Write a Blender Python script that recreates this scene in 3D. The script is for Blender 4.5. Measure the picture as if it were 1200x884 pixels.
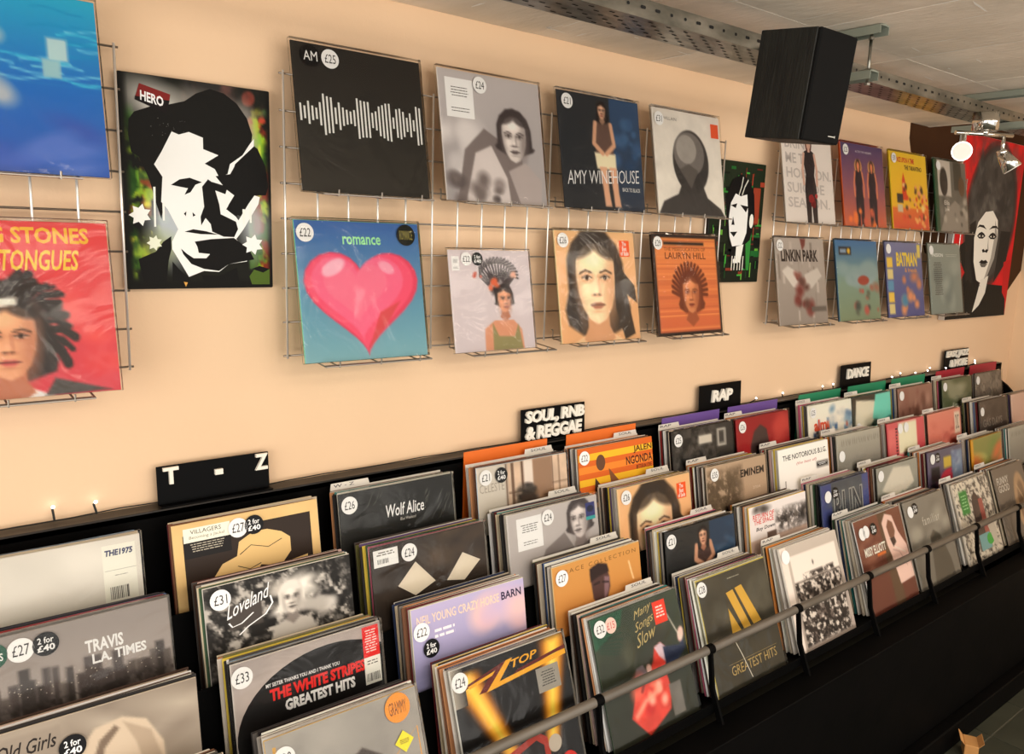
import bpy, bmesh, math, random
import numpy as np
from mathutils import Vector, Matrix

for o in list(bpy.data.objects):
    bpy.data.objects.remove(o)
scn = bpy.context.scene
COL = scn.collection
random.seed(11)

# ------------------------------------------------------------------ camera
F = 944.77
CAM = Vector((-.7198, -1.73449, 1.75))
RV = Vector((0.7822816, -0.6221982, 0.0300825))
UV = Vector((0.0824838, 0.1513310, 0.9850357))
FV = Vector((0.6174398, 0.7680940, -0.1697047))
cd = bpy.data.cameras.new('camera')
cam = bpy.data.objects.new('camera', cd)
COL.objects.link(cam)
m = Matrix.Identity(4)
for i in range(3):
    m[i][0], m[i][1], m[i][2], m[i][3] = RV[i], UV[i], -FV[i], CAM[i]
cam.matrix_world = m
cd.sensor_width = 36
cd.lens = F / 1200 * 36
cd.clip_start = .02
scn.camera = cam

# ------------------------------------------------------------------ light
def rgb(h):
    if isinstance(h, str):
        h = h.lstrip('#')
        c = [int(h[i:i + 2], 16) / 255 for i in (0, 2, 4)]
    else:
        c = [x / 255 for x in h]
    return tuple(x / 12.92 if x <= .04045 else ((x + .055) / 1.055) ** 2.4 for x in c) + (1.,)

w = bpy.data.worlds.new('world')
scn.world = w
w.use_nodes = True
w.node_tree.nodes['Background'].inputs[0].default_value = (1.0, .94, .86, 1)
w.node_tree.nodes['Background'].inputs[1].default_value = .95

def area(name, loc, aim, sx, sy, power, col):
    d = bpy.data.lights.new(name, 'AREA')
    d.shape = 'RECTANGLE'
    d.size, d.size_y, d.energy, d.color = sx, sy, power, col
    o = bpy.data.objects.new(name, d)
    COL.objects.link(o)
    o.location = loc
    o.rotation_euler = (Vector(aim) - Vector(loc)).to_track_quat('-Z', 'Y').to_euler()
    return o
area('assumed_left_light', (-3.0, -2.3, 1.45), (.8, -.3, 1.55), 2.0, 1.7, 46, (1.0, .95, .88))  # area light for assumed daylight from the left; no window is built
area('front_fill_light', (.6, -3.9, 1.2), (.9, 0, 1.5), 3.6, 1.9, 38, (1.0, .95, .88))  # added fill, no window known here; brightens wall and ceiling from the front
area('added_overhead_light', (.3, -1.9, 2.27), (.6, -.7, 0), 1.6, .5, 22, (1.0, .90, .78))  # added overhead area light, no such panel built; lights the rack from above
area('added_overhead_light_far', (2.4, -1.9, 2.27), (2.4, -.6, .4), 1.4, .5, 18, (1.0, .90, .78))  # second added overhead light, for the far bins; no fixture known
scn.view_settings.view_transform = 'Standard'
scn.view_settings.look = 'None'
scn.view_settings.gamma = 1
scn.view_settings.use_curve_mapping = False
scn.view_settings.exposure = .13

# ------------------------------------------------------------------ helpers
def tag(o, label=None, cat=None, group=None, kind=None):
    for k, v in (('label', label), ('category', cat), ('group', group), ('kind', kind)):
        if v:
            o[k] = v
    return o

def link(o, parent=None):
    COL.objects.link(o)
    if parent:
        o.parent = parent
    return o

def empty(name, loc=(0, 0, 0)):
    o = bpy.data.objects.new(name, None)
    o.location = loc
    o.empty_display_size = .05
    return link(o)

def meshobj(name, bm, mat, parent=None, loc=None):
    me = bpy.data.meshes.new(name)
    bm.normal_update()
    bm.to_mesh(me)
    bm.free()
    if mat:
        me.materials.append(mat)
    o = bpy.data.objects.new(name, me)
    if loc is not None:
        o.location = loc
    return link(o, parent)

def box(bm, x0, x1, y0, y1, z0, z1, bev=0):
    g = bmesh.ops.create_cube(bm, size=1)
    vs = g['verts']
    for v in vs:
        v.co = Vector(((x0 + x1) / 2 + v.co.x * (x1 - x0), (y0 + y1) / 2 + v.co.y * (y1 - y0), (z0 + z1) / 2 + v.co.z * (z1 - z0)))
    if bev:
        es = list({e for v in vs for e in v.link_edges})
        bmesh.ops.bevel(bm, geom=es, offset=bev, segments=1, affect='EDGES')
    return vs

def tube(bm, a, b, r, n=8, r2=None, cap=True):
    a, b = Vector(a), Vector(b)
    d = b - a
    g = bmesh.ops.create_cone(bm, cap_ends=cap, segments=n, radius1=r, radius2=r if r2 is None else r2, depth=d.length)
    q = d.to_track_quat('Z', 'Y').to_matrix()
    for v in g['verts']:
        v.co = q @ v.co + (a + b) / 2
    return g['verts']

def pathtube(bm, pts, r, n=6):
    for a, b in zip(pts, pts[1:]):
        tube(bm, a, b, r, n)

def prism(bm, pts, x0, x1):
    """polygon in the yz plane extruded along x"""
    a = [bm.verts.new((x0, y, z)) for y, z in pts]
    b = [bm.verts.new((x1, y, z)) for y, z in pts]
    n = len(pts)
    bm.faces.new(a)
    bm.faces.new(b[::-1])
    for i in range(n):
        bm.faces.new((a[i], b[i], b[(i + 1) % n], a[(i + 1) % n]))

def smooth(o):
    for p in o.data.polygons:
        p.use_smooth = len(p.vertices) == 4
    return o

# ------------------------------------------------------------------ materials
def mat(name, col=None, rough=.5, metal=0., spec=.5, emit=None, es=0):
    mt = bpy.data.materials.new(name)
    mt.use_nodes = True
    b = mt.node_tree.nodes['Principled BSDF']
    if col is not None:
        b.inputs['Base Color'].default_value = rgb(col)
    b.inputs['Roughness'].default_value = rough
    b.inputs['Metallic'].default_value = metal
    b.inputs['Specular IOR Level'].default_value = spec
    if emit:
        b.inputs['Emission Color'].default_value = rgb(emit)
        b.inputs['Emission Strength'].default_value = es
    return mt

def nd(mt, t, **kw):
    n = mt.node_tree.nodes.new(t)
    for k, v in kw.items():
        setattr(n, k, v)
    return n

def noise_col(mt, c1, c2, scale, detail=4, stretch=(1, 1, 1), bump=0, lo=.35, hi=.65, bscale=None):
    nt = mt.node_tree
    b = nt.nodes['Principled BSDF']
    tc = nd(mt, 'ShaderNodeTexCoord')
    mp = nd(mt, 'ShaderNodeMapping')
    mp.inputs['Scale'].default_value = stretch
    nt.links.new(tc.outputs['Object'], mp.inputs[0])
    nz = nd(mt, 'ShaderNodeTexNoise')
    nz.inputs['Scale'].default_value = scale
    nz.inputs['Detail'].default_value = detail
    nt.links.new(mp.outputs[0], nz.inputs['Vector'])
    cr = nd(mt, 'ShaderNodeValToRGB')
    cr.color_ramp.elements[0].position = lo
    cr.color_ramp.elements[1].position = hi
    cr.color_ramp.elements[0].color = rgb(c1)
    cr.color_ramp.elements[1].color = rgb(c2)
    nt.links.new(nz.outputs[0], cr.inputs[0])
    nt.links.new(cr.outputs[0], b.inputs['Base Color'])
    if bump:
        n2 = nd(mt, 'ShaderNodeTexNoise')
        n2.inputs['Scale'].default_value = bscale or scale * 4
        n2.inputs['Detail'].default_value = 6
        nt.links.new(mp.outputs[0], n2.inputs['Vector'])
        bp = nd(mt, 'ShaderNodeBump')
        bp.inputs['Strength'].default_value = bump
        bp.inputs['Distance'].default_value = .004
        nt.links.new(n2.outputs[0], bp.inputs['Height'])
        nt.links.new(bp.outputs[0], b.inputs['Normal'])
    return mt

M = {}
M['wall'] = noise_col(mat('peach_paint', rough=.75, spec=.25), (233, 199, 163), (238, 205, 170), 1.3, bump=.12, bscale=90)
M['endwall_lit'] = noise_col(mat('peach_paint_end_lit', rough=.75, spec=.25), (238, 206, 170), (242, 212, 176), 1.3, bump=.12, bscale=90)  # same peach paint, made lighter for the light the end wall catches
M['brown'] = noise_col(mat('brown_paint', rough=.7, spec=.1), (66, 40, 22), (74, 47, 27), 2, bump=.1, bscale=90)
M['ceil'] = noise_col(mat('grey_board', rough=.85, spec=.2), (222, 210, 192), (242, 230, 213), 5, stretch=(1, .35, 1), bump=.7, bscale=70)
M['seam'] = mat('white_seam', (250, 247, 240), .8)
M['black'] = noise_col(mat('black_board', rough=.6, spec=.06), (4, 4, 4), (7, 6, 6), 8, bump=.1)
M['blackgloss'] = mat('black_acrylic', (5, 5, 6), .5, spec=.08)
M['blackveneer'] = noise_col(mat('black_ash_veneer', rough=.5, spec=.3), (12, 13, 11), (30, 31, 26), 14, stretch=(6, 6, .5), bump=.4, lo=.4, hi=.75)
M['grille'] = mat('black_grille_cloth', (9, 9, 9), .85, spec=.15)
M['wire'] = mat('zinc_wire', (236, 232, 226), .3, metal=.55)
M['darkwire'] = mat('dull_wire', (150, 142, 132), .36, metal=.8)
M['galv'] = noise_col(mat('galvanised_steel', rough=.3, metal=1), (118, 118, 110), (168, 165, 156), 9, detail=3, stretch=(1, 3, 3))
M['strut'] = mat('green_grey_steel', (150, 158, 146), .5, metal=.5)
M['hole'] = mat('dark_slot', (16, 15, 14), .9)
M['chrome'] = mat('chrome', (215, 212, 205), .12, metal=1)
M['lampglass'] = mat('lamp_glass', (240, 235, 225), .3, emit=(255, 244, 226), es=.12)
M['tube'] = noise_col(mat('grey_tube', rough=.42, spec=.5), (92, 84, 74), (110, 101, 90), 6, stretch=(1, 8, 8))
M['card'] = mat('white_card', (228, 222, 212), .6)
M['tile'] = noise_col(mat('dark_floor_tile', rough=.42, spec=.4), (52, 54, 44), (66, 67, 55), 5, bump=.1)
M['grout'] = mat('grout', (96, 94, 80), .85)
M['letter'] = mat('cream_letter', (240, 235, 222), .5)
M['led'] = mat('led_bulb', (255, 255, 255), .3, emit=(255, 246, 240), es=9)
M['cable'] = mat('black_cable', (20, 22, 20), .6)
M['kraft'] = noise_col(mat('kraft_paper', rough=.7), (196, 138, 78), (214, 160, 96), 9)
for n, c in (('orange', (232, 112, 30)), ('purple', (104, 74, 150)), ('green', (26, 132, 92)), ('red', (170, 32, 52))):
    M['card_' + n] = mat('card_' + n, c, .55)

def attr_mat(name, rough, coat=0, spec=.5, bump=0):
    mt = mat(name, rough=rough, spec=spec)
    a = nd(mt, 'ShaderNodeVertexColor')
    a.layer_name = 'ink'
    nt = mt.node_tree
    b = nt.nodes['Principled BSDF']
    nt.links.new(a.outputs[0], b.inputs['Base Color'])
    b.inputs['Coat Weight'].default_value = coat
    b.inputs['Coat Roughness'].default_value = .12
    if bump:
        tc = nd(mt, 'ShaderNodeTexCoord')
        nz = nd(mt, 'ShaderNodeTexNoise')
        nz.inputs['Scale'].default_value = 60
        nt.links.new(tc.outputs['Object'], nz.inputs['Vector'])
        bp = nd(mt, 'ShaderNodeBump')
        bp.inputs['Strength'].default_value = bump
        bp.inputs['Distance'].default_value = .002
        nt.links.new(nz.outputs[0], bp.inputs['Height'])
        nt.links.new(bp.outputs[0], b.inputs['Normal'])
    return mt
M['print'] = attr_mat('printed_cover', .42, 0, .16)
M['paint'] = attr_mat('acrylic_on_canvas', .5, 0, .08, .3)

mt = mat('card_sleeve', rough=.55, spec=.2)
oi = nd(mt, 'ShaderNodeObjectInfo')
mt.node_tree.links.new(oi.outputs['Color'], mt.node_tree.nodes['Principled BSDF'].inputs['Base Color'])
M['sleeve'] = mt

mt = bpy.data.materials.new('clear_plastic')
mt.use_nodes = True
nt = mt.node_tree
nt.nodes.remove(nt.nodes['Principled BSDF'])
tr = nd(mt, 'ShaderNodeBsdfTransparent')
tr.inputs[0].default_value = (.96, .95, .93, 1)
gl = nd(mt, 'ShaderNodeBsdfGlossy')
gl.inputs['Roughness'].default_value = .14
fr = nd(mt, 'ShaderNodeFresnel')
fr.inputs[0].default_value = 1.33
mx = nd(mt, 'ShaderNodeMixShader')
tc = nd(mt, 'ShaderNodeTexCoord')
nz = nd(mt, 'ShaderNodeTexNoise')
nz.inputs['Scale'].default_value = 7
nz.inputs['Detail'].default_value = 3
nz.inputs['Distortion'].default_value = 1.2
bp = nd(mt, 'ShaderNodeBump')
bp.inputs['Strength'].default_value = .45
bp.inputs['Distance'].default_value = .02
nt.links.new(tc.outputs['Object'], nz.inputs['Vector'])
nt.links.new(nz.outputs[0], bp.inputs['Height'])
nt.links.new(bp.outputs[0], gl.inputs['Normal'])
nt.links.new(fr.outputs[0], mx.inputs[0])
nt.links.new(tr.outputs[0], mx.inputs[1])
nt.links.new(gl.outputs[0], mx.inputs[2])
nt.links.new(mx.outputs[0], nt.nodes['Material Output'].inputs[0])
M['plastic'] = mt

# ------------------------------------------------------------------ the room
CEIL = 2.2815
XE = 4.2
LOWX = 2.95
def slab(name, dims, mt, kind='structure'):
    bm = bmesh.new()
    box(bm, *dims)
    o = meshobj(name, bm, mt)
    o['kind'] = kind
    return o
slab('wall_back', (-2.6, XE + .1, 0, .12, 0, 2.8), M['wall'])
slab('wall_end', (XE, XE + .12, -3.6, 0, 0, 2.8), M['endwall_lit'])
# brown painted field on the far end of the wall, with its slanting lower edge
bm = bmesh.new()
pts = [(2.775, 2.8), (2.80, 2.22), (2.99, 1.83), (3.06, 1.74), (4.02, 1.53), (XE, 1.66), (XE, 2.8)]
a = [bm.verts.new((x, -.0015, z)) for x, z in pts]
b = [bm.verts.new((x, .01, z)) for x, z in pts]
bm.faces.new(a)
for i in range(len(pts)):
    j = (i + 1) % len(pts)
    bm.faces.new((a[i], a[j], b[j], b[i]))
meshobj('brown_paint_field', bm, M['brown'], bpy.data.objects['wall_back'])

# ceiling of pressed boards with open seams
cl = slab('ceiling', (-2.6, LOWX, -3.6, 0, CEIL + .012, CEIL + .1), M['seam'])
bs = {}
xs = [-2.6] + [-2.515 + .46 * k for k in range(1, 12)] + [LOWX]
ys = [0, -.545, -1.145, -1.745, -2.345, -2.945, -3.6]
for i in range(len(xs) - 1):
    for j in range(len(ys) - 1):
        wx, wy = xs[i + 1] - xs[i], ys[j] - ys[j + 1]
        key = (round(wx, 3), round(wy, 3))
        if key not in bs:
            bm = bmesh.new()
            g = random.choice((.0022, .003))
            box(bm, -wx / 2 + .0012, wx / 2 - .0012, -wy / 2 + .001, wy / 2 - .001, 0, .013, .0008)
            me = bpy.data.meshes.new('ceiling_board')
            bm.to_mesh(me)
            bm.free()
            me.materials.append(M['ceil'])
            bs[key] = me
        o = bpy.data.objects.new('ceiling_board', bs[key])
        o.location = ((xs[i] + xs[i + 1]) / 2, (ys[j] + ys[j + 1]) / 2, CEIL + random.uniform(0, .0012))
        link(o, cl)
# scuffs on the boards, and white streaks along the seams
bm = bmesh.new()
rs = random.Random(5)
for k in range(70):
    x, y = rs.uniform(.4, 2.6), rs.uniform(-1.3, -.05)
    L, wd = rs.uniform(.012, .06), rs.uniform(.0012, .0028)
    an = rs.choice((1.55, 1.6, .1, 1.5))
    c, s = math.cos(an), math.sin(an)
    q = [(-L, -wd), (0, -wd * 1.6), (L, -wd * .4), (L * .7, wd), (-L * .5, wd * 1.4)]
    bm.faces.new([bm.verts.new((x + px * c - py * s, y + px * s + py * c, CEIL - .0008)) for px, py in q])
for x, y0, y1, wd in ((1.165, -.01, -.15, .005), (1.62, -.56, -.86, .004), (1.165, -.57, -.69, .003), (.70, -.07, -.13, .003)):
    bm.faces.new([bm.verts.new(p) for p in ((x - wd, y0, CEIL - .0008), (x + wd * .3, y0, CEIL - .0008), (x + wd * .6, y1, CEIL - .0008), (x - wd * .4, y1, CEIL - .0008))])
o = meshobj('ceiling_scuffs_streaks', bm, M['seam'], cl)
o['kind'] = 'stuff'
o = slab('ceiling_upper', (LOWX, XE + .1, -3.6, .1, 2.8, 2.9), M['ceil'])
o = slab('trim_1', (LOWX, LOWX + .02, -3.6, 0, CEIL, 2.8), M['ceil'])

# tiled floor
fl = slab('floor', (-2.6, XE, -3.6, 0, -.1, -.004), M['grout'])
bm = bmesh.new()
box(bm, -.148, .148, -.148, .148, -.004, 0, .0015)
tme = bpy.data.meshes.new('floor_tile')
bm.to_mesh(tme)
bm.free()
tme.materials.append(M['tile'])
for i in range(0, 11):
    for j in range(0, 6):
        o = bpy.data.objects.new('floor_tile', tme)
        o.location = (1.15 + .3 * i - .12, -.755 - .15 - .3 * j + .3, 0)
        link(o, fl)
for i in range(-12, 0):
    for j in range(0, 9):
        o = bpy.data.objects.new('floor_tile', tme)
        o.location = (1.15 + .3 * i - .12, -.755 - .15 - .3 * j + .3, 0)
        link(o, fl)

# ------------------------------------------------------------------ flat print ("art"): coloured cut-out polygons in a unit square
GL = {}
def glyphs(t, bold=0, shear=0, space=1.):
    key = (t, bold, shear, space)
    if key in GL:
        return GL[key]
    cu = bpy.data.curves.new('t', 'FONT')
    cu.body = t
    cu.offset = bold
    cu.shear = shear
    cu.space_character = space
    cu.space_line = .8
    cu.align_x = 'CENTER'
    cu.resolution_u = 2
    ob = bpy.data.objects.new('t', cu)
    me = bpy.data.meshes.new_from_object(ob)
    V = [(v.co.x, v.co.y) for v in me.vertices]
    Fc = [tuple(p.vertices) for p in me.polygons]
    bpy.data.objects.remove(ob)
    bpy.data.curves.remove(cu)
    bpy.data.meshes.remove(me)
    x0 = min(v[0] for v in V); x1 = max(v[0] for v in V)
    y0 = min(v[1] for v in V); y1 = max(v[1] for v in V)
    V = [((x - x0) / (x1 - x0), 1 - (y - y0) / (y1 - y0)) for x, y in V]
    GL[key] = (V, Fc, (x1 - x0) / (y1 - y0))
    return GL[key]

def homog(q):
    """inverse of the projective map from the unit square to quad q (TL,TR,BR,BL)"""
    (x0, y0), (x1, y1), (x2, y2), (x3, y3) = q
    dx1, dx2, dx3 = x1 - x2, x3 - x2, x0 - x1 + x2 - x3
    dy1, dy2, dy3 = y1 - y2, y3 - y2, y0 - y1 + y2 - y3
    den = dx1 * dy2 - dx2 * dy1
    g = (dx3 * dy2 - dx2 * dy3) / den
    h = (dx1 * dy3 - dx3 * dy1) / den
    H = Matrix(((x1 - x0 + g * x1, x3 - x0 + h * x3, x0), (y1 - y0 + g * y1, y3 - y0 + h * y3, y0), (g, h, 1))).inverted()
    def f(x, y):
        v = H @ Vector((x, y, 1))
        return v.x / v.z, v.y / v.z
    return f

RES = 88
INK = 1.3      # linear gain from the colours sampled in the photograph to ink albedo
class Art:
    """Printed picture. Until crisp() is called the shapes blend into a fine grid of ink colours (photo-like);
    after it, and for all lettering, they are cut-out polygons laid on top."""
    def __init__(s, seed=1, soft=False, n=None):
        s.V, s.Fc, s.C, s.k, s.r, s.map = [], [], [], 0, random.Random(seed), None
        s.soft, s.img, s.N, s.fe, s.ys = soft, None, n or RES, .014, 1.
        s.nr = np.random.RandomState(seed)
    def start(s, c):
        t = (np.arange(s.N + 1)) / s.N
        s.U, s.W = np.meshgrid(t, t)
        s.img = np.zeros((s.N + 1, s.N + 1, 3)) + np.array(c, float)
        s.soft = True
        return s
    def crisp(s):
        s.soft = False
        return s
    def mix(s, al, col):
        s.img += al[..., None] * (np.array(col, float) - s.img)
        return s
    def feather(s, fe):
        return max(fe or s.fe, 1.25 / s.N)
    def fbm(s, scale, oct=4):
        out = np.zeros_like(s.U)
        a, tot = 1., 0
        for o in range(oct):
            n = int(scale * 2 ** o) + 2
            g = s.nr.rand(n + 1, n + 1)
            x, y = s.U * (n - 1), s.W * (n - 1)
            xi, yi = x.astype(int), y.astype(int)
            fx, fy = x - xi, y - yi
            fx, fy = fx * fx * (3 - 2 * fx), fy * fy * (3 - 2 * fy)
            v = (g[yi, xi] * (1 - fx) + g[yi, xi + 1] * fx) * (1 - fy) + (g[yi + 1, xi] * (1 - fx) + g[yi + 1, xi + 1] * fx) * fy
            out += a * v
            tot += a
            a *= .6
            if n > s.N:
                break
        return out / tot
    def noise(s, amp, scale=5):
        if s.img is not None:
            s.img *= (1 + amp * 2 * (s.fbm(scale) - .5))[..., None]
        return s
    def mottle(s, cols, scale, x0, y0, x1, y1, lo=.42, hi=.62, al=1., fe=.05):
        """irregular patches of the colours inside a soft-edged box"""
        y0, y1 = y0 * s.ys if y0 > 0 else y0, y1 * s.ys if y1 < 1 else y1
        m = np.clip(.5 + np.minimum(np.minimum(s.U - x0, x1 - s.U), np.minimum(s.W - y0, y1 - s.W)) / fe, 0, 1)
        for c in cols:
            f = s.fbm(scale)
            s.mix(np.clip((f - lo) / max(hi - lo, 1e-3), 0, 1) ** 1.5 * m * al, c)
        return s
    def poly(s, pts, col, cols=None, al=1., fe=None):
        if s.map:
            pts = [s.map(*p) for p in pts]
        elif s.ys != 1:
            pts = [(p[0], p[1] * s.ys) for p in pts]
        if s.soft:
            fe = s.feather(fe)
            ins = np.zeros(s.U.shape, bool)
            d2 = np.full(s.U.shape, 9.)
            for i in range(len(pts)):
                (ax, ay), (bx, by) = pts[i - 1], pts[i]
                if ay != by:
                    ins ^= ((ay > s.W) != (by > s.W)) & (s.U < (bx - ax) * (s.W - ay) / (by - ay) + ax)
                dx, dy = bx - ax, by - ay
                t = np.clip(((s.U - ax) * dx + (s.W - ay) * dy) / (dx * dx + dy * dy + 1e-12), 0, 1)
                d2 = np.minimum(d2, (s.U - ax - t * dx) ** 2 + (s.W - ay - t * dy) ** 2)
            d = np.sqrt(d2) * np.where(ins, -1, 1)
            a = np.clip(.5 - d / fe, 0, 1) * al
            if cols and len(pts) == 4 and pts[0][0] == pts[3][0] and pts[0][1] == pts[1][1]:
                x0, x1, y0, y1 = pts[0][0], pts[1][0], pts[0][1], pts[2][1]
                c = [np.array(q, float) for q in cols]
                tu = np.clip((s.U - x0) / (x1 - x0 + 1e-9), 0, 1)[..., None]
                tv = np.clip((s.W - y0) / (y1 - y0 + 1e-9), 0, 1)[..., None]
                cc = (c[0] * (1 - tu) + c[1] * tu) * (1 - tv) + (c[3] * (1 - tu) + c[2] * tu) * tv
                s.img += a[..., None] * (cc - s.img)
                return s
            return s.mix(a, col)
        if al < 1:
            return s
        P = [(p[0], p[1], rgb(cols[i]) if cols else rgb(col)) for i, p in enumerate(pts)]
        for ax, lim, sg in ((0, 0, 1), (0, 1, -1), (1, 0, 1), (1, 1, -1)):
            Q = []
            for i in range(len(P)):
                a, b = P[i - 1], P[i]
                ia, ib = sg * (a[ax] - lim) >= 0, sg * (b[ax] - lim) >= 0
                if ia != ib:
                    t = (lim - a[ax]) / (b[ax] - a[ax])
                    Q.append((a[0] + t * (b[0] - a[0]), a[1] + t * (b[1] - a[1]), tuple(x + t * (y - x) for x, y in zip(a[2], b[2]))))
                if ib:
                    Q.append(b)
            P = Q
            if len(P) < 3:
                return s
        n = len(s.V)
        s.V += [(p[0], p[1], s.k) for p in P]
        s.C += [p[2] for p in P]
        s.Fc.append(tuple(range(n, n + len(P))))
        s.k += 1
        return s
    def rect(s, x0, y0, x1, y1, col, c2=None, al=1., fe=None):
        return s.poly([(x0, y0), (x1, y0), (x1, y1), (x0, y1)], col, [col, col, c2, c2] if c2 is not None else None, al, fe)
    def hrect(s, x0, y0, x1, y1, c1, c2):
        return s.poly([(x0, y0), (x1, y0), (x1, y1), (x0, y1)], c1, [c1, c2, c2, c1])
    def bg(s, c, c2=None, c3=None):
        if s.soft:
            s.start(c)
            if c3 is not None:
                s.rect(-.1, 0, 1.1, .5, c, c2)
                s.rect(-.1, .5, 1.1, 1.2, c2, c3)
                s.rect(-.1, .49, 1.1, .51, c2, fe=.1)
            elif c2 is not None:
                s.rect(-.1, 0, 1.1, 1.1, c, c2)
            return s
        mp, s.map = s.map, None
        if c3 is not None:
            s.rect(0, 0, 1, .5, c, c2)
            s.k -= 1
            s.rect(0, .5, 1, 1, c2, c3)
        else:
            s.rect(0, 0, 1, 1, c, c2)
        s.map = mp
        return s
    def ell(s, cx, cy, rx, ry, col, rot=0, n=20, al=1., fe=None):
        c, sn = math.cos(rot), math.sin(rot)
        if s.soft and not s.map:
            cy, ry = cy * s.ys, ry * s.ys
            x, y = s.U - cx, s.W - cy
            d = np.sqrt(((x * c + y * sn) / rx) ** 2 + ((-x * sn + y * c) / ry) ** 2)
            return s.mix(np.clip(.5 - (d - 1) * min(rx, ry) / s.feather(fe), 0, 1) * al, col)
        return s.poly([(cx + rx * math.cos(t) * c - ry * math.sin(t) * sn, cy + rx * math.cos(t) * sn + ry * math.sin(t) * c)
                       for t in (2 * math.pi * i / n for i in range(n))], col, None, al)
    def line(s, pts, wd, col, al=1., fe=None):
        if s.soft:
            d2 = np.full(s.U.shape, 9.)
            pts = [(p[0], p[1] * s.ys) for p in pts]
            for (ax, ay), (bx, by) in zip(pts, pts[1:]):
                dx, dy = bx - ax, by - ay
                t = np.clip(((s.U - ax) * dx + (s.W - ay) * dy) / (dx * dx + dy * dy + 1e-12), 0, 1)
                d2 = np.minimum(d2, (s.U - ax - t * dx) ** 2 + (s.W - ay - t * dy) ** 2)
            return s.mix(np.clip(.5 - (np.sqrt(d2) - wd) / s.feather(fe), 0, 1) * al, col)
        L, Rr = [], []
        for i, p in enumerate(pts):
            a, b = pts[max(i - 1, 0)], pts[min(i + 1, len(pts) - 1)]
            dx, dy = b[0] - a[0], b[1] - a[1]
            l = math.hypot(dx, dy) or 1
            L.append((p[0] - dy / l * wd, p[1] + dx / l * wd))
            Rr.append((p[0] + dy / l * wd, p[1] - dx / l * wd))
        for i in range(len(pts) - 1):
            s.poly([L[i], L[i + 1], Rr[i + 1], Rr[i]], col)
            s.k -= 1
        s.k += 1
        return s
    def blobs(s, n, cols, x0, y0, x1, y1, r0, r1, sq=1., al=1., fe=None):
        for i in range(n):
            x, y, r = s.r.uniform(x0, x1), s.r.uniform(y0, y1), s.r.uniform(r0, r1)
            c = s.r.choice(cols)
            if s.soft and not s.map:
                s.ell(x, y, r * sq * s.r.uniform(.7, 1.1), r * s.r.uniform(.6, 1.), c, s.r.uniform(-.5, .5), al=al, fe=fe or r * .9)
                continue
            k = s.r.randint(7, 10)
            ph = s.r.random() * 6
            s.poly([(x + r * sq * s.r.uniform(.7, 1.1) * math.cos(ph + 6.283 * j / k), y + r * s.r.uniform(.7, 1.1) * math.sin(ph + 6.283 * j / k)) for j in range(k)], c)
            if i % 3:
                s.k -= 1
        s.k += 1
        return s
    def rects(s, n, cols, x0, y0, x1, y1, w0, w1, h0, h1):
        for i in range(n):
            x, y = s.r.uniform(x0, x1), s.r.uniform(y0, y1)
            s.rect(x, y, x + s.r.uniform(w0, w1), y + s.r.uniform(h0, h1), s.r.choice(cols))
            if i % 3 and not s.soft:
                s.k -= 1
        s.k += 1
        return s
    def text(s, t, x0, y0, x1, y1, col, bold=.0, shear=0, slope=0, space=1.):
        V, Fc, _ = glyphs(t, bold, shear, space)
        n = len(s.V)
        for x, y in V:
            u, v = x0 + x * (x1 - x0), y0 + y * (y1 - y0) + slope * x
            v *= s.ys
            if s.map:
                u, v = s.map(u, v)
            s.V.append((u, v, s.k))
            s.C.append(rgb(col))
        s.Fc += [tuple(i + n for i in f) for f in Fc]
        s.k += 1
        return s
    def bars(s, x0, y0, x1, y1, n, col=(20, 20, 20)):
        s.crisp()
        for i in range(n):
            a = x0 + (x1 - x0) * (i + s.r.uniform(0, .3)) / n
            s.rect(a, y0, a + (x1 - x0) / n * s.r.uniform(.25, .7), y1, col)
            s.k -= 1
        s.k += 1
        return s
    def lines(s, x0, y0, x1, y1, n, col, fill=.5):
        """rows of print too small to read, broken into word-long dashes"""
        s.crisp()
        for i in range(n):
            y = y0 + (y1 - y0) * i / n
            h = (y1 - y0) / n * fill
            d = (x1 - x0) * s.r.uniform(0, .3) / 2
            x = x0 + d
            while x < x1 - d:
                w_ = min(h * s.r.uniform(1.2, 4.), x1 - d - x)
                s.rect(x, y, x + w_, y + h, col)
                s.k -= 1
                x += w_ + h * .6
        s.k += 1
        return s
    def star(s, x, y, r, col, n=7):
        return s.poly([(x + (r if i % 2 else r * .62) * math.cos(i * math.pi / n), y + (r if i % 2 else r * .62) * math.sin(i * math.pi / n)) for i in range(2 * n)], col)
    def portrait(s, cx, cy, h, skin, hair, top=None, shade=None, lips=(150, 80, 70), long=1., dark=(40, 28, 24), turn=0., feat=True):
        ys, s.ys = s.ys, 1.
        cy, h = cy * ys, h * (.4 + .6 * ys)
        a = h * .37
        shade = shade or tuple(c * .72 for c in skin)
        lite = tuple(min(255, c * 1.12 + 8) for c in skin)
        s.poly([(cx + a * x, cy + h * y) for x, y in ((-1.3, .1), (-1.3, -.3), (-1.05, -.5), (-.55, -.66), (0, -.7), (.6, -.65), (1.1, -.48), (1.35, -.25), (1.4, .15), (1.6, .1 + .3 * long), (1.45, .1 + .6 * long), (.6, .2 + .62 * long), (-.7, .2 + .62 * long), (-1.4, .1 + .55 * long), (-1.5, .1 + .3 * long))], hair, fe=h * .05)
        if top:
            s.poly([(cx + a * x, cy + h * y) for x, y in ((-.5, .62), (-1.2, .74), (-2, .86), (-2.6, 1.6), (2.6, 1.6), (2, .86), (1.2, .74), (.5, .62))], top, fe=h * .03)
        s.poly([(cx + a * x, cy + h * y) for x, y in ((-.5, .2), (.5, .2), (.52, .55), (.75, .7), (0, .9), (-.75, .7), (-.52, .55))], shade, fe=h * .03)
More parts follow.
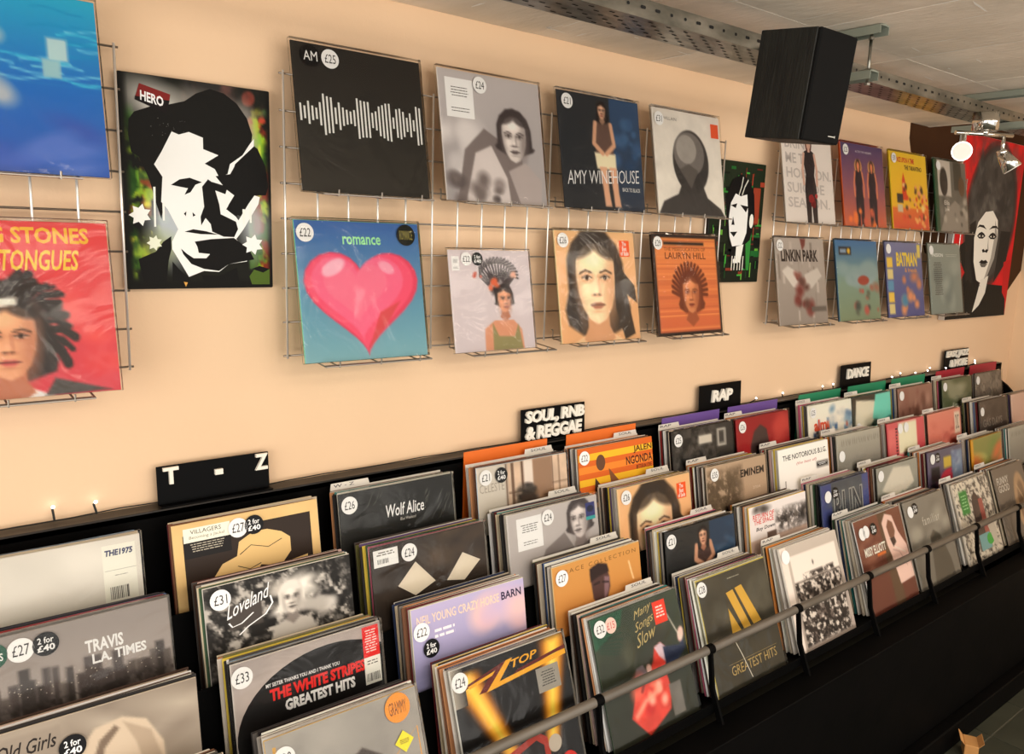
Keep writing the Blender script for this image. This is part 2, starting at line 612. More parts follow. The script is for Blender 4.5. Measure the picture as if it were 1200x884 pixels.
        s.poly([(cx + a * x, cy + h * y) for x, y in ((-.93, -.1), (-.9, -.28), (-.62, -.43), (-.25, -.5), (.25, -.5), (.62, -.43), (.9, -.28), (.93, -.1), (.86, .12), (.68, .32), (.38, .46), (0, .52), (-.38, .46), (-.68, .32), (-.86, .12))], skin, fe=h * .025)
        s.ell(cx + a * .72, cy + h * .1, a * .3, h * .42, shade, .12, al=.7, fe=a * .45)
        s.ell(cx - a * .8, cy + h * .15, a * .16, h * .35, shade, -.12, al=.45, fe=a * .3)
        s.ell(cx - a * .1, cy - h * .3, a * .45, h * .12, lite, al=.7, fe=h * .12)
        s.ell(cx - a * .45, cy + h * .08, a * .22, h * .08, lite, al=.5, fe=h * .1)
        s.ell(cx - a * .5, cy - h * .43, a * .6, h * .09, hair, -.35, al=.8, fe=h * .06).ell(cx + a * .55, cy - h * .42, a * .6, h * .1, hair, .35, al=.8, fe=h * .06)
        if feat:
            t = turn * a
            for sg in (-1, 1):
                x = cx + t + sg * a * .43
                s.ell(x, cy - h * .075, a * .3, h * .065, shade, al=.75, fe=h * .06)
                s.line([(x - sg * a * .22, cy - h * .135), (x + sg * a * .05, cy - h * .165), (x + sg * a * .32, cy - h * .125)], h * .011, dark, .9, h * .02)
                s.ell(x, cy - h * .068, a * .18, h * .024, (232, 226, 218), al=.6, fe=h * .015)
                s.ell(x, cy - h * .07, a * .085, h * .03, dark, fe=h * .015)
                s.line([(x - a * .22, cy - h * .07), (x, cy - h * .1), (x + a * .22, cy - h * .072)], h * .008, dark, .9, h * .014)
            s.line([(cx + t + a * .12, cy - h * .08), (cx + t + a * .14, cy + h * .1)], a * .06, shade, .6, a * .12)
            s.ell(cx + t - a * .02, cy + h * .1, a * .1, h * .05, lite, al=.5, fe=h * .05)
            s.ell(cx + t, cy + h * .15, a * .24, h * .022, shade, al=.9, fe=h * .025)
            for sg in (-1, 1):
                s.ell(cx + t + sg * a * .11, cy + h * .145, a * .05, h * .011, dark, al=.8, fe=h * .012)
            s.poly([(cx + t + a * x, cy + h * y) for x, y in ((-.36, .275), (-.12, .238), (0, .25), (.12, .238), (.36, .275), (.15, .325), (-.15, .325))], lips, fe=h * .018)
            s.line([(cx + t - a * .34, cy + h * .275), (cx + t, cy + h * .272), (cx + t + a * .34, cy + h * .275)], h * .006, dark, .8, h * .012)
            s.ell(cx + t, cy + h * .36, a * .2, h * .015, shade, al=.6, fe=h * .03)
        s.ys = ys
        return s
    def figure(s, cx, y0, y1, cloth, skin, hair, wd=.1):
        h = y1 - y0
        s.poly([(cx + wd * x, y0 + h * y) for x, y in ((-.5, .17), (-.2, .145), (.2, .145), (.5, .17), (.58, .3), (.42, .42), (.6, .58), (.52, 1.), (.12, 1.), (0, .66), (-.12, 1.), (-.52, 1.), (-.6, .58), (-.42, .42), (-.58, .3))], cloth)
        for sg in (-1, 1):
            s.line([(cx + sg * wd * .52, y0 + h * .18), (cx + sg * wd * .72, y0 + h * .36), (cx + sg * wd * .66, y0 + h * .54)], wd * .1, skin)
        s.ell(cx, y0 + h * .075, wd * .34, h * .1, hair)
        s.rect(cx - wd * .1, y0 + h * .1, cx + wd * .1, y0 + h * .17, skin)
        s.ell(cx, y0 + h * .08, wd * .21, h * .065, skin)
        return s
    def build(s, name, wd, ht, mt, parent, y=0.):
        k0 = min((q[2] for q in s.V), default=0)
        V = [(-wd / 2 + u * wd, y - .0007 - (k - k0) * .00004, ht * (1 - v)) for u, v, k in s.V]
        Fc, C = list(s.Fc), [c for q in s.C for c in q]
        if s.img is not None:
            b, n = len(V), s.N + 1
            V += [(-wd / 2 + u * wd, y - .0005, ht * (1 - v)) for u, v in zip(s.U.ravel().tolist(), s.W.ravel().tolist())]
            Fc += [(b + j * n + i, b + j * n + i + 1, b + (j + 1) * n + i + 1, b + (j + 1) * n + i) for j in range(s.N) for i in range(s.N)]
            c = np.clip(s.img, 0, 255) / 255
            c = np.where(c <= .04045, c / 12.92, ((c + .055) / 1.055) ** 2.4)
            C += np.concatenate([c, np.ones(c.shape[:2] + (1,))], 2).ravel().tolist()
        me = bpy.data.meshes.new(name)
        me.from_pydata(V, [], Fc)
        ca = me.color_attributes.new('ink', 'FLOAT_COLOR', 'POINT')
        ca.data.foreach_set('color', [min(c * INK, .9) if i % 4 < 3 else c for i, c in enumerate(C)])
        me.materials.append(mt)
        return link(bpy.data.objects.new(name, me), parent)

# ------------------------------------------------------------------ a record: sleeve > cover_print, price_sticker, plastic_sleeve
LP = .312
def rounded_sleeve(th):
    bm = bmesh.new()
    box(bm, -LP / 2, LP / 2, 0, th, 0, LP, .0008)
    me = bpy.data.meshes.new('sleeve_card')
    bm.to_mesh(me)
    bm.free()
    me.materials.append(M['sleeve'])
    return me
SL = {t: rounded_sleeve(t / 1000) for t in (3, 4, 5, 7)}
bm = bmesh.new()
e = .0035
box(bm, -LP / 2 - e, LP / 2 + e, -.0045, .0075, -.001, LP + .006, .001)
PL = bpy.data.meshes.new('plastic')
bm.to_mesh(PL)
bm.free()
PL.materials.append(M['plastic'])

def sticker(par, u, v, kind, y=-.003):
    """kind: ('p','22') price disc, ('2',) two-for disc, ('d',colour,text) disc, ('r',colour,w,h,lines) label"""
    A = Art(3)
    if kind[0] == 'y':
        A.poly([(.5, 0), (1, .5), (.5, 1), (0, .5)], kind[1]).lines(.25, .4, .75, .62, 3, (120, 100, 20), .5)
        o = A.build('diamond_sticker', .042, .042, M['print'], par, y)
        o.location = (-LP / 2 + u * LP, 0, LP * (1 - v) - .021)
        return o
    if kind[0] in 'p2d':
        R = .0205
        c = {'p': (238, 234, 226), '2': (16, 16, 18)}.get(kind[0]) or kind[1]
        if kind[0] == 'd' and len(kind) > 3:
            R = kind[3]
        A.ell(.5, .5, .5, .5, c, n=24)
        if kind[0] == 'p':
            if kind[1]:
                A.text('£' + kind[1], .2, .27, .82, .73, (40, 36, 36))
        elif kind[0] == '2':
            A.text('2 for', .2, .2, .8, .47, (240, 240, 236), .02)
            A.text('£40', .17, .52, .83, .8, (240, 240, 236), .03)
        elif kind[2]:
            A.text(kind[2], .16, .28, .84, .72, kind[4] if len(kind) > 4 else (235, 235, 230))
        o = A.build('price_sticker' if kind[0] != 'd' else 'round_sticker', 2 * R, 2 * R, M['print'], par, y)
        o.location = (-LP / 2 + u * LP, 0, LP * (1 - v) - R)
        return o

def record(x, y, z, tilt, art, col=(225, 220, 210), st=(), plastic=True, th=4, label='', group=None, name='record', yaw=0., roll=0., anchor='top', cat='record'):
    """x = left edge, (y, z) = front line at the top (or the base) of the cover"""
    o = bpy.data.objects.new(name, SL[th])
    link(o)
    t = math.radians(tilt)
    up = Vector((0, math.sin(t), math.cos(t)))
    p = Vector((x + LP / 2, y, z))
    if anchor == 'top':
        p -= up * LP
    o.location = p
    o.rotation_mode = 'YXZ'
    o.rotation_euler = (-t, math.radians(roll), math.radians(yaw))
    o.color = tuple(min(c * 1.3, .85) for c in rgb(col)[:3]) + (1,)
    art.build('cover_print', LP - .001, LP - .001, M['print'], o)
    for s in st:
        sticker(o, s[0], max(s[1], .09), s[2])
    if plastic:
        link(bpy.data.objects.new('plastic_sleeve', PL), o)
    return tag(o, label, cat, group)

# ---------------------------------------------------------------- wall covers
def label_box(A, x0, y0, x1, y1, c=(236, 232, 224), ink=(90, 86, 84), bar=False):
    A.crisp().rect(x0, y0, x1, y1, c)
    w_, h_ = x1 - x0, y1 - y0
    A.lines(x0 + w_ * .15, y0 + h_ * .22, x1 - w_ * .15, y0 + h_ * .5, 4, ink, .35)
    A.lines(x0 + w_ * .15, y0 + h_ * .75, x1 - w_ * .15, y0 + h_ * .9, 2, ink, .3)
    return A

def art_blue():
    A = Art(2, True).bg((46, 168, 202), (40, 110, 186), (58, 84, 168))
    for i in range(26):
        y = A.r.uniform(0, .5)
        x = A.r.uniform(0, .9)
        A.line([(x + k * .05, y + .012 * math.sin(k + i)) for k in range(6)], .004, A.r.choice([(70, 190, 215), (120, 205, 225), (28, 140, 190)]))
    A.blobs(10, [(70, 100, 180), (60, 92, 172), (84, 116, 190)], 0, .72, 1, .98, .05, .1, 2.4)
    A.blobs(7, [(190, 196, 196), (170, 178, 186), (206, 200, 192)], .2, .25, .58, .6, .05, .1)
    A.rect(.74, .24, .84, .36, (176, 204, 206)).rect(.71, .36, .8, .46, (150, 190, 196))
    return A
def art_red():
    A = Art(3, True).bg((206, 70, 72), (196, 62, 76))
    A.blobs(8, [(214, 82, 80), (204, 66, 70)], .6, .3, 1, .9, .05, .14)
    A.text('ROLLING STONES', .02, .03, .9, .125, (236, 176, 60), .03)
    A.text('IN TONGUES', .32, .16, .84, .28, (238, 190, 70), .02, .25)
    h = (46, 40, 38)
    for k in range(46):
        an = -3.7 + k * .095 + A.r.uniform(-.05, .05)
        q = A.r.uniform(.26, .37)
        A.line([(.44 + .16 * math.cos(an), .64 + .16 * math.sin(an)), (.44 + q * .8 * math.cos(an + .12), .62 + q * .8 * math.sin(an + .12)), (.44 + q * math.cos(an + .3), .61 + q * math.sin(an + .3))], A.r.uniform(.012, .026), h)
    A.portrait(.44, .68, .42, (212, 158, 122), h, (232, 226, 218), (176, 112, 84), (186, 84, 84), .55)
    A.poly([(.26, .5), (.36, .44), (.5, .43), (.5, .47), (.38, .49), (.28, .54)], (226, 218, 206))
    A.poly([(.66, .9), (.95, .99), (.6, 1)], (70, 66, 62))
    return A
def art_bars():
    A = Art(4).bg((40, 37, 34), (48, 45, 40))
    for k in range(34):
        u = .03 + .94 * k / 33
        h = A.r.uniform(.03, .15)
        A.rect(u - .007, .47 - h, u + .007, .47 + h, (236, 228, 214))
        A.k -= 1
    A.k += 1
    return A
def art_grey():
    A = Art(5, True).bg((176, 170, 170), (150, 145, 146))
    A.blobs(8, [(200, 195, 194), (186, 181, 181)], 0, .4, .35, .9, .08, .16)
    A.poly([(.1, 1), (.2, .6), (.4, .42), (.55, .5), (.75, .8), (.85, 1)], (118, 108, 106))
    A.poly([(.18, 1), (.3, .62), (.46, .55), (.6, .8), (.62, 1)], (196, 188, 186))
    A.blobs(12, [(84, 76, 76), (110, 100, 98), (140, 130, 128)], .05, .8, .6, 1, .03, .08)
    A.portrait(.7, .48, .36, (202, 194, 190), (62, 54, 54), None, (116, 106, 104), (96, 84, 84), .25, (56, 48, 48))
    A.poly([(.62, .74), (.8, .66), (.96, .8), (.94, 1), (.72, 1)], (164, 154, 152))
    return label_box(A, .06, .06, .32, .36, bar=True)
def art_navy():
    A = Art(6, True).bg((44, 46, 50), (36, 38, 42))
    A.rect(.62, 0, 1, 1, (50, 76, 110), (44, 52, 66))
    A.blobs(14, [(62, 92, 128), (56, 84, 120), (46, 68, 98)], .66, .05, .98, .6, .03, .07)
    A.poly([(.42, .4), (.62, .4), (.62, .62), (.44, .62)], (120, 66, 50))
    A.poly([(.4, .5), (.52, .46), (.66, .5), (.66, .64), (.42, .64)], (222, 208, 178))
    for x in (.5, .62):
        A.poly([(x - .05, .62), (x + .04, .62), (x + .05, .84), (x + .07, .97), (x - .01, .97), (x - .02, .84)], (206, 160, 130))
    A.poly([(.42, .22), (.62, .22), (.64, .5), (.42, .5)], (96, 74, 66))
    A.line([(.43, .24), (.4, .42), (.5, .5)], .022, (202, 156, 126)).line([(.62, .24), (.65, .42), (.55, .5)], .022, (202, 156, 126))
    A.portrait(.52, .13, .13, (206, 160, 132), (30, 24, 24), None, None, (160, 70, 66), 1.)
    A.text('AMY WINEHOUSE', .05, .68, .95, .8, (232, 226, 218), -.008, .1, -.06, .95)
    A.text('BACK TO BLACK', .72, .79, .95, .825, (225, 220, 212))
    return A
def art_silver():
    A = Art(7, True).bg((204, 198, 190), (216, 210, 200))
    A.text('MADVILLAIN', .05, .07, .34, .1, (90, 84, 80))
    A.poly([(0, 1), (.08, .88), (.3, .8), (.36, .7), (.68, .7), (.74, .82), (.94, .92), (1, 1)], (62, 58, 56))
    A.ell(.52, .48, .27, .31, (58, 54, 52))
    A.ell(.5, .4, .23, .21, (112, 106, 102)).ell(.46, .36, .15, .14, (150, 144, 138))
    A.poly([(.34, .56), (.48, .5), (.62, .56), (.5, .74)], (88, 82, 78))
    A.noise(.05, 8)
    return A.crisp().rect(.86, .07, .98, .21, (206, 84, 48))
def art_heart():
    A = Art(8, True).bg((58, 96, 158), (84, 138, 166), (128, 170, 172))
    def H(s, dx, dy, c):
        P = []
        for i in range(40):
            t = 2 * math.pi * i / 40
            P.append((.5 + dx + s * .029 * 16 * math.sin(t) ** 3, .53 + dy - s * .026 * (13 * math.cos(t) - 5 * math.cos(2 * t) - 2 * math.cos(3 * t) - math.cos(4 * t))))
        A.poly(P, c)
    H(1, 0, 0, (206, 62, 92))
    H(.94, -.012, -.01, (222, 78, 110))
    H(.8, -.035, -.03, (230, 98, 132))
    H(.55, -.06, -.05, (232, 110, 138))
    A.ell(.27, .33, .1, .05, (244, 168, 186), -.5).ell(.7, .33, .07, .04, (240, 150, 172), .5)
    A.poly([(.5, .93), (.66, .76), (.8, .58), (.62, .66)], (196, 70, 76))
    A.text('romance', .36, .105, .67, .165, (150, 226, 150), .02)
    return A
def art_flowers():
    A = Art(9, True).bg((198, 188, 192), (190, 180, 184))
    for k in range(16):
        an = -2.9 + k * .18
        A.line([(.58 + .12 * math.cos(an), .38 + .1 * math.sin(an)), (.57 + .22 * math.cos(an), .3 + .17 * math.sin(an)), (.58 + .26 * math.cos(an + .3), .26 + .19 * math.sin(an + .3))], .009, (46, 40, 42))
    A.blobs(9, [(60, 50, 52), (46, 40, 42)], .42, .24, .74, .4, .03, .06)
    A.poly([(.36, 1), (.37, .78), (.5, .7), (.74, .7), (.84, .8), (.86, 1)], (196, 138, 106))
    A.poly([(.46, 1), (.47, .72), (.54, .86), (.74, .87), (.8, .74), (.84, 1)], (134, 126, 82))
    A.portrait(.64, .5, .24, (204, 148, 116), (44, 36, 36), None, (168, 112, 86), (150, 60, 56), .1, turn=.25)
    A.blobs(4, [(206, 92, 50), (196, 70, 60)], .48, .3, .56, .38, .03, .045)
    A.blobs(5, [(186, 92, 76)], .28, .2, .4, .34, .012, .03)
    A.blobs(3, [(220, 170, 150)], .74, .2, .8, .28, .02, .03)
    label_box(A, .03, .06, .12, .2)
    return A
def art_tan():
    A = Art(10, True).bg((222, 176, 128), (206, 158, 112))
    A.portrait(.47, .47, .72, (236, 204, 168), (52, 42, 34), (226, 186, 146), (196, 148, 110), (168, 112, 88), .75, (54, 40, 32))
    A.poly([(.72, .2), (.8, .34), (.97, .5), (.99, .66), (.86, .58), (.94, .95), (.8, 1), (.7, .7)], (56, 46, 38))
    A.crisp().rect(.8, .075, .935, .225, (218, 84, 34))
    A.text('The\nBest\nof Sade', .815, .085, .92, .215, (240, 226, 210), .02)
    return A
def art_wood():
    A = Art(11, True).bg((46, 34, 30))
    A.rect(.03, .03, .97, .97, (214, 136, 74), (190, 98, 62))
    for k in range(30):
        y = .04 + .9 * A.r.random()
        A.rect(.04, y, .96, y + .008, A.r.choice([(222, 148, 86), (200, 118, 66), (180, 94, 58)]))
        A.k -= A.k % 2
    A.k += 1
    A.rect(.16, .07, .78, .1, (40, 30, 28))
    A.text('THE MISEDUCATION OF', .16, .125, .8, .16, (112, 60, 34))
    A.text('LAURYN HILL', .17, .175, .8, .24, (104, 54, 30), .01)
    for k in range(18):
        an = -3.3 + k * .2
        A.line([(.52 + .16 * math.cos(an), .58 + .18 * math.sin(an)), (.52 + .27 * math.cos(an + .1), .55 + .27 * math.sin(an + .1))], .018, (104, 50, 30))
    A.portrait(.53, .6, .36, (196, 128, 84), (104, 50, 30), None, (150, 80, 50), (128, 54, 38), .5, (88, 42, 28))
    return A
def art_white_figure():
    A = Art(12, True, 64).bg((214, 206, 200), (204, 196, 190))
    g = (176, 168, 164)
    for i, t in enumerate(('BRING', 'ME THE', 'HORIZON.', 'SUICIDE', 'SEASON.')):
        A.text(t, .05, .06 + .165 * i, (.58, .62, .96, .8, .9)[i], .175 + .165 * i, g, .02)
    A.crisp().figure(.52, .02, 1.05, (44, 36, 38), (198, 160, 142), (92, 50, 44), .2)
    A.blobs(8, [(140, 36, 40), (160, 50, 48), (110, 24, 32)], .42, .6, .64, .78, .03, .06)
    return A
def art_purple_pair():
    A = Art(13, True, 64).bg((84, 66, 104), (136, 84, 98), (214, 108, 60))
    A.text('ALTER THE DREAMS', .33, .075, .72, .1, (206, 196, 200))
    for x in (.38, .7):
        A.ell(x, .27, .085, .09, (206, 150, 84))
        A.figure(x, .2, 1.0, (38, 32, 42), (214, 130, 90), (34, 28, 34), .16)
    A.blobs(10, [(226, 120, 60), (190, 90, 70)], 0, .75, 1, 1, .03, .07)
    return A
def art_yellow():
    A = Art(14, True, 64).bg((226, 184, 46), (216, 164, 40))
    A.text('ONCE UPON A TIME', .14, .06, .66, .13, (190, 50, 36), .03)
    A.text('THE TARANTINO', .38, .16, .86, .22, (60, 44, 30), .03)
    A.poly([(.28, .62), (.3, .36), (.34, .26), (.38, .36), (.42, .62)], (200, 66, 38))
    A.rect(0, .72, 1, 1, (206, 112, 52), (196, 84, 56))
    A.blobs(34, [(196, 66, 42), (64, 46, 36), (226, 150, 110), (120, 72, 48), (232, 196, 130)], .32, .42, .97, .84, .02, .05)
    A.blobs(14, [(204, 78, 56), (226, 170, 96), (150, 60, 48)], .05, .8, .95, .98, .02, .05)
    A.rect(.14, .54, .3, .66, (52, 50, 46)).rect(.14, .68, .28, .78, (190, 180, 150))
    return A
def art_green_bw():
    A = Art(15, True, 64).bg((112, 108, 100), (92, 90, 82))
    A.rect(0, 0, .1, 1, (44, 74, 50))
    A.rect(.1, 0, .5, .5, (188, 180, 170))
    A.ell(.28, .3, .12, .2, (44, 40, 38)).rect(.6, 0, .85, .4, (62, 62, 54)).ell(.84, .34, .1, .14, (96, 70, 48))
    A.poly([(.1, 1), (.3, .7), (.6, .55), (.98, .7), (.98, 1)], (142, 134, 124))
    A.blobs(16, [(170, 162, 150), (120, 114, 106), (80, 78, 72)], .15, .55, .95, .95, .03, .08)
    A.text('Ella', .26, .56, .42, .62, (216, 210, 200))
    A.text('Joe', .26, .66, .4, .72, (216, 210, 200))
    return A
def art_winged():
    A = Art(16, True, 64).bg((166, 156, 148), (138, 128, 120))
    A.rects(24, [(178, 168, 160), (150, 140, 132), (128, 118, 110)], 0, 0, .95, .95, .01, .05, .05, .3)
    A.text('LINKIN PARK', .1, .13, .86, .27, (48, 40, 38), .04)
    A.poly([(.5, 0), (.62, 0), (.6, .08), (.54, .14)], (112, 56, 50))
    A.poly([(.48, .42), (.22, .32), (.1, .38), (.3, .56), (.5, .6)], (196, 188, 180)).poly([(.56, .42), (.84, .34), (.92, .44), (.7, .58), (.54, .6)], (186, 178, 170))
    A.blobs(16, [(112, 50, 46), (92, 60, 54), (130, 80, 72)], .38, .42, .66, .9, .03, .09)
    A.rect(.66, .8, .98, .86, (96, 88, 82))
    return A
def art_seaside():
    A = Art(17, True, 64).bg((64, 108, 152), (120, 142, 128), (118, 128, 96))
    A.blobs(10, [(150, 164, 164), (130, 150, 150)], .1, .25, .9, .5, .06, .14, 1.6)
    A.rect(.07, .08, .36, .18, (34, 34, 36)).rect(.1, .105, .24, .155, (130, 150, 170)).ell(.3, .13, .035, .035, (214, 170, 50))
    A.ell(.62, .5, .14, .06, (150, 66, 52)).blobs(14, [(170, 84, 74), (150, 100, 84), (90, 96, 80), (60, 70, 66)], .4, .5, .95, .92, .03, .08)
    return A
def art_comic():
    A = Art(18, True, 64).bg((118, 120, 152), (92, 96, 140), (70, 74, 128))
    for k in range(5):
        A.rect(.02, .2 + .155 * k, .17, .335 + .155 * k, [(220, 184, 76), (206, 190, 130), (90, 140, 170)][k % 3])
    A.text('BATMAN', .28, .13, .86, .32, (226, 190, 66), .04)
    A.text('& friends', .5, .34, .84, .4, (210, 150, 80), .01)
    A.rect(.88, .02, .97, .2, (210, 190, 96))
    A.blobs(12, [(206, 140, 100), (70, 130, 160), (190, 124, 92)], .32, .46, .9, .92, .04, .1)
    return A
def art_paleteal():
    A = Art(19, True, 64).bg((138, 144, 136), (122, 132, 126))
    A.blobs(8, [(150, 156, 148), (112, 122, 118)], .1, .3, .9, .95, .08, .18)
    A.text('PASSION', .1, .13, .44, .18, (226, 222, 212), .02)
    A.lines(.5, .14, .92, .19, 2, (176, 178, 168), .4)
    A.lines(.12, .26, .4, .74, 16, (76, 78, 76), .5)
    return A

ZT, ZB = 1.835, 1.469
wall_tilt = math.degrees(math.asin(.055 / LP))
WALLREC = [  # x left, base z, art, edge colour, stickers, label
    (-.672, ZT, art_blue, (60, 110, 180), [], 'blue watery record cover on the upper shelf beside the stencilled black portrait canvas'),
    (-.672, 1.447, art_red, (210, 60, 66), [], 'red record cover with yellow lettering and a dark-haired face on a wire shelf'),
    (.009, ZT, art_bars, (30, 28, 26), [(.13, .055, ('d', (18, 17, 17), 'AM', .023, (225, 220, 215))), (.275, .055, ('p', '25'))], 'black record cover with a white band of bars on a wire shelf'),
    (.370, ZT, art_grey, (205, 200, 196), [(.385, .06, ('p', '24'))], 'grey black-and-white record cover with a white label box on the wall grid'),
    (.745, ZT, art_navy, (40, 40, 44), [(.105, .06, ('p', '21'))], 'dark blue record cover with a seated woman and white lettering on the wall grid'),
    (1.117, ZT, art_silver, (196, 190, 182), [(.08, .105, ('p', '31'))], 'pale grey record cover with a dark head and an orange square on the wall grid'),
    (.009, ZB, art_heart, (110, 190, 150), [(.075, .04, ('p', '22')), (.885, .075, ('d', (24, 26, 20), 'ROMANCE', .025, (150, 140, 70)))], 'blue record cover with a glossy pink heart on the wall grid'),
    (.755, ZB, art_tan, (228, 196, 150), [(.09, .04, ('p', '26'))], 'tan record cover with a large face and an orange label on the wall grid'),
    (1.149, ZB, art_wood, (60, 40, 32), [(.07, .05, ('p', '29'))], 'orange wood-look record cover with a drawn face on the wall grid'),
    (1.772, ZT, art_white_figure, (214, 206, 200), [], 'white record cover with grey capitals and a woman in black, under the loudspeaker'),
    (2.152, ZT, art_purple_pair, (200, 96, 56), [(.1, .05, ('p', '25'))], 'purple and orange record cover with two dark figures on the wall grid'),
    (2.52, ZT, art_yellow, (226, 186, 50), [(.1, .05, ('p', '30'))], 'yellow record cover with red lettering and a crowd on the wall grid'),
    (2.905, ZT, art_green_bw, (44, 84, 54), [(.12, .07, ('p', ''))], 'grey record cover with a green spine and silhouettes on the wall grid'),
    (1.787, ZB + .005, art_winged, (170, 160, 152), [(.08, .03, ('p', '22'))], 'weathered grey record cover with dark capitals and a red winged blot'),
    (2.183, ZB + .005, art_seaside, (70, 104, 134), [], 'blue to green record cover with a black badge on the wall grid'),
    (2.566, ZB + .005, art_comic, (96, 100, 142), [(.07, .06, ('p', ''))], 'blue comic-style record cover with yellow capitals on the wall grid'),
    (2.948, ZB + .005, art_paleteal, (136, 142, 134), [(.07, .07, ('p', ''))], 'pale grey-green record cover with a column of small print on the wall grid'),
]
for i, (x, z, fn, c, st, lb) in enumerate(WALLREC):
    record(x, -.115, z, wall_tilt, fn(), c, st, True, 4, lb, 'records displayed on the wall grid', anchor='base')
# the smaller square cover
fl10 = record(.403, -.115, 1.466, wall_tilt, art_flowers(), (214, 204, 206), [(.2, .045, ('p', '22')), (.335, .045, ('2',))], True, 4,
              'small lilac-grey record cover of a woman with flowers in her hair', 'records displayed on the wall grid', anchor='base', name='ten_inch_record')
fl10.scale = (.82, 1, .82)
fl10.location.x = .403 + .128

# ------------------------------------------------------------------ gridwall panels and wire shelves
GZ = 2.077
def cyl_mesh(name, a, b, r, mt, n=8):
    bm = bmesh.new()
    tube(bm, a, b, r, n)
    me = bpy.data.meshes.new(name)
    bm.to_mesh(me)
    bm.free()
    me.materials.append(mt)
    for p in me.polygons:
        p.use_smooth = len(p.vertices) == 4
    return me
VW = cyl_mesh('upright', (0, 0, -.606), (0, 0, .006), .0026, M['wire'])
HW = cyl_mesh('crossbar', (-.008, 0, 0), (1.508, 0, 0), .0022, M['darkwire'])
SP = cyl_mesh('standoff', (0, .0295, 0), (0, -.004, 0), .004, M['wire'])
def panel(x, label):
    o = empty('grid_panel', (x, -.04, GZ - .606))
    tag(o, label, 'grid panel', 'wire grid panels on the wall')
    for i in range(21):
        link(bpy.data.objects.new('upright', VW), o).location = (i * .075, -.0022, .606)
    for j in range(9):
        link(bpy.data.objects.new('crossbar', HW), o).location = (0, .0022, .606 - j * .075)
    for i in (1, 19):
        for j in (0, 8):
            link(bpy.data.objects.new('standoff', SP), o).location = (i * .075 + .02, .008, .606 - j * .075)
    return o
panel(0, 'zinc wire grid panel behind the black and heart record covers')
panel(-.326 - 1.5, 'zinc wire grid panel left of the stencilled black portrait canvas')
panel(1.805, 'zinc wire grid panel behind the yellow and purple record covers')

def shelf_mesh(wd):
    bm = bmesh.new()
    yb, yf = .078, -.032          # relative to the record base line
    r = .0019
    h = wd / 2 - .02
    pathtube(bm, [(-h, yb, .006), (-h, yf, -.004), (h, yf, -.004), (h, yb, .006)], r)
    pathtube(bm, [(-h, yf + .009, -.0035), (h, yf + .009, -.0035)], r)
    pathtube(bm, [(-h, yb - .004, .004), (h, yb - .004, .004)], r)
    for k in (-.33, 0, .33):
        pathtube(bm, [(k * wd, yb, .004), (k * wd, yf, -.006), (k * wd, yf - .001, .006)], r)
    for k in (-h, h):
        pathtube(bm, [(k, yb, .006), (k, yb, .03), (k, yb + .006, .03)], r)
    me = bpy.data.meshes.new('shelf_wires')
    bm.to_mesh(me)
    bm.free()
    me.materials.append(M['darkwire'])
    return me
SHM = shelf_mesh(.31)
shelf_names = ['blue watery', 'red', 'black', 'black-and-white', 'dark blue', 'pale grey orange-square', 'pink heart', 'tan face', 'orange wood-look', 'white and grey capitals',
               'purple and orange', 'yellow', 'green-spined', 'weathered grey', 'blue to green', 'blue comic-style', 'pale grey-green']
for (x, z, *_), nm in list(zip(WALLREC, shelf_names)) + [((.403, 1.466), 'small lilac-grey')]:
    o = link(bpy.data.objects.new('wire_shelf', SHM))
    o.location = (x + LP / 2 + (.012 if x > -.5 else -.03), -.115, z - .0015)
    tag(o, 'wire shelf holding the %s record cover' % nm, 'wire shelf', 'wire shelves on the wall grids')

# ------------------------------------------------------------------ painted canvases
def canvas(name, x, z0, wd, ht, dep, art, edge, label, mt_edge=None):
    e = empty(name, (x + wd / 2, -.004, z0))
    bm = bmesh.new()
    box(bm, -wd / 2, wd / 2, -dep, 0, 0, ht, .002)
    meshobj('stretched_canvas', bm, mat(name + '_edge', edge, .6), e)
    art.build('painting', wd - .003, ht - .003, M['paint'], e, -dep).location = (0, 0, .0015)
    return tag(e, label, 'painting')
# stencil portrait with a red word tag
A = Art(30, True, 110)
A.bg((24, 24, 20))
A.map = homog(((15, 10), (607, 95), (612, 872), (38, 880)))
for x0, x1, c in ((30, 62, (58, 96, 30)), (62, 90, (92, 138, 40)), (40, 75, (40, 70, 26)), (90, 130, (120, 60, 34)), (548, 585, (96, 140, 30)), (560, 572, (190, 206, 40)), (590, 604, (40, 66, 24)), (515, 548, (70, 96, 50))):
    A.poly([(x0, 160 + x0 * .2), (x1, 160 + x1 * .2), (x1 + 8, 800), (x0 + 8, 800)], c)
A.blobs(26, [(150, 170, 40), (90, 130, 40), (160, 60, 36), (60, 84, 40), (200, 190, 50)], 45, 420, 190, 780, 10, 30)
A.blobs(22, [(120, 170, 40), (80, 120, 40), (170, 60, 40), (60, 90, 50)], 520, 180, 600, 840, 8, 26)
A.ell(525, 122, 26, 30, (110, 50, 40))
A.mottle([(30, 60, 20), (16, 16, 14), (120, 150, 40), (20, 20, 18)], 9, -.1, .15, .25, .95, .5, .65)
A.mottle([(40, 70, 24), (16, 16, 14), (150, 170, 40), (110, 40, 26)], 9, .86, .1, 1.1, .95, .5, .65)
A.mottle([(90, 60, 54), (40, 38, 36)], 6, .4, -.1, .95, .12, .4, .7)
mp, A.map = A.map, None
A.ell(.24, .13, .22, .09, (190, 186, 178), .25, al=.85, fe=.09)
A.ell(.58, .1, .24, .05, (140, 136, 128), .1, al=.7, fe=.06)
A.ell(.84, .26, .07, .16, (160, 156, 148), -.15, al=.7, fe=.07)
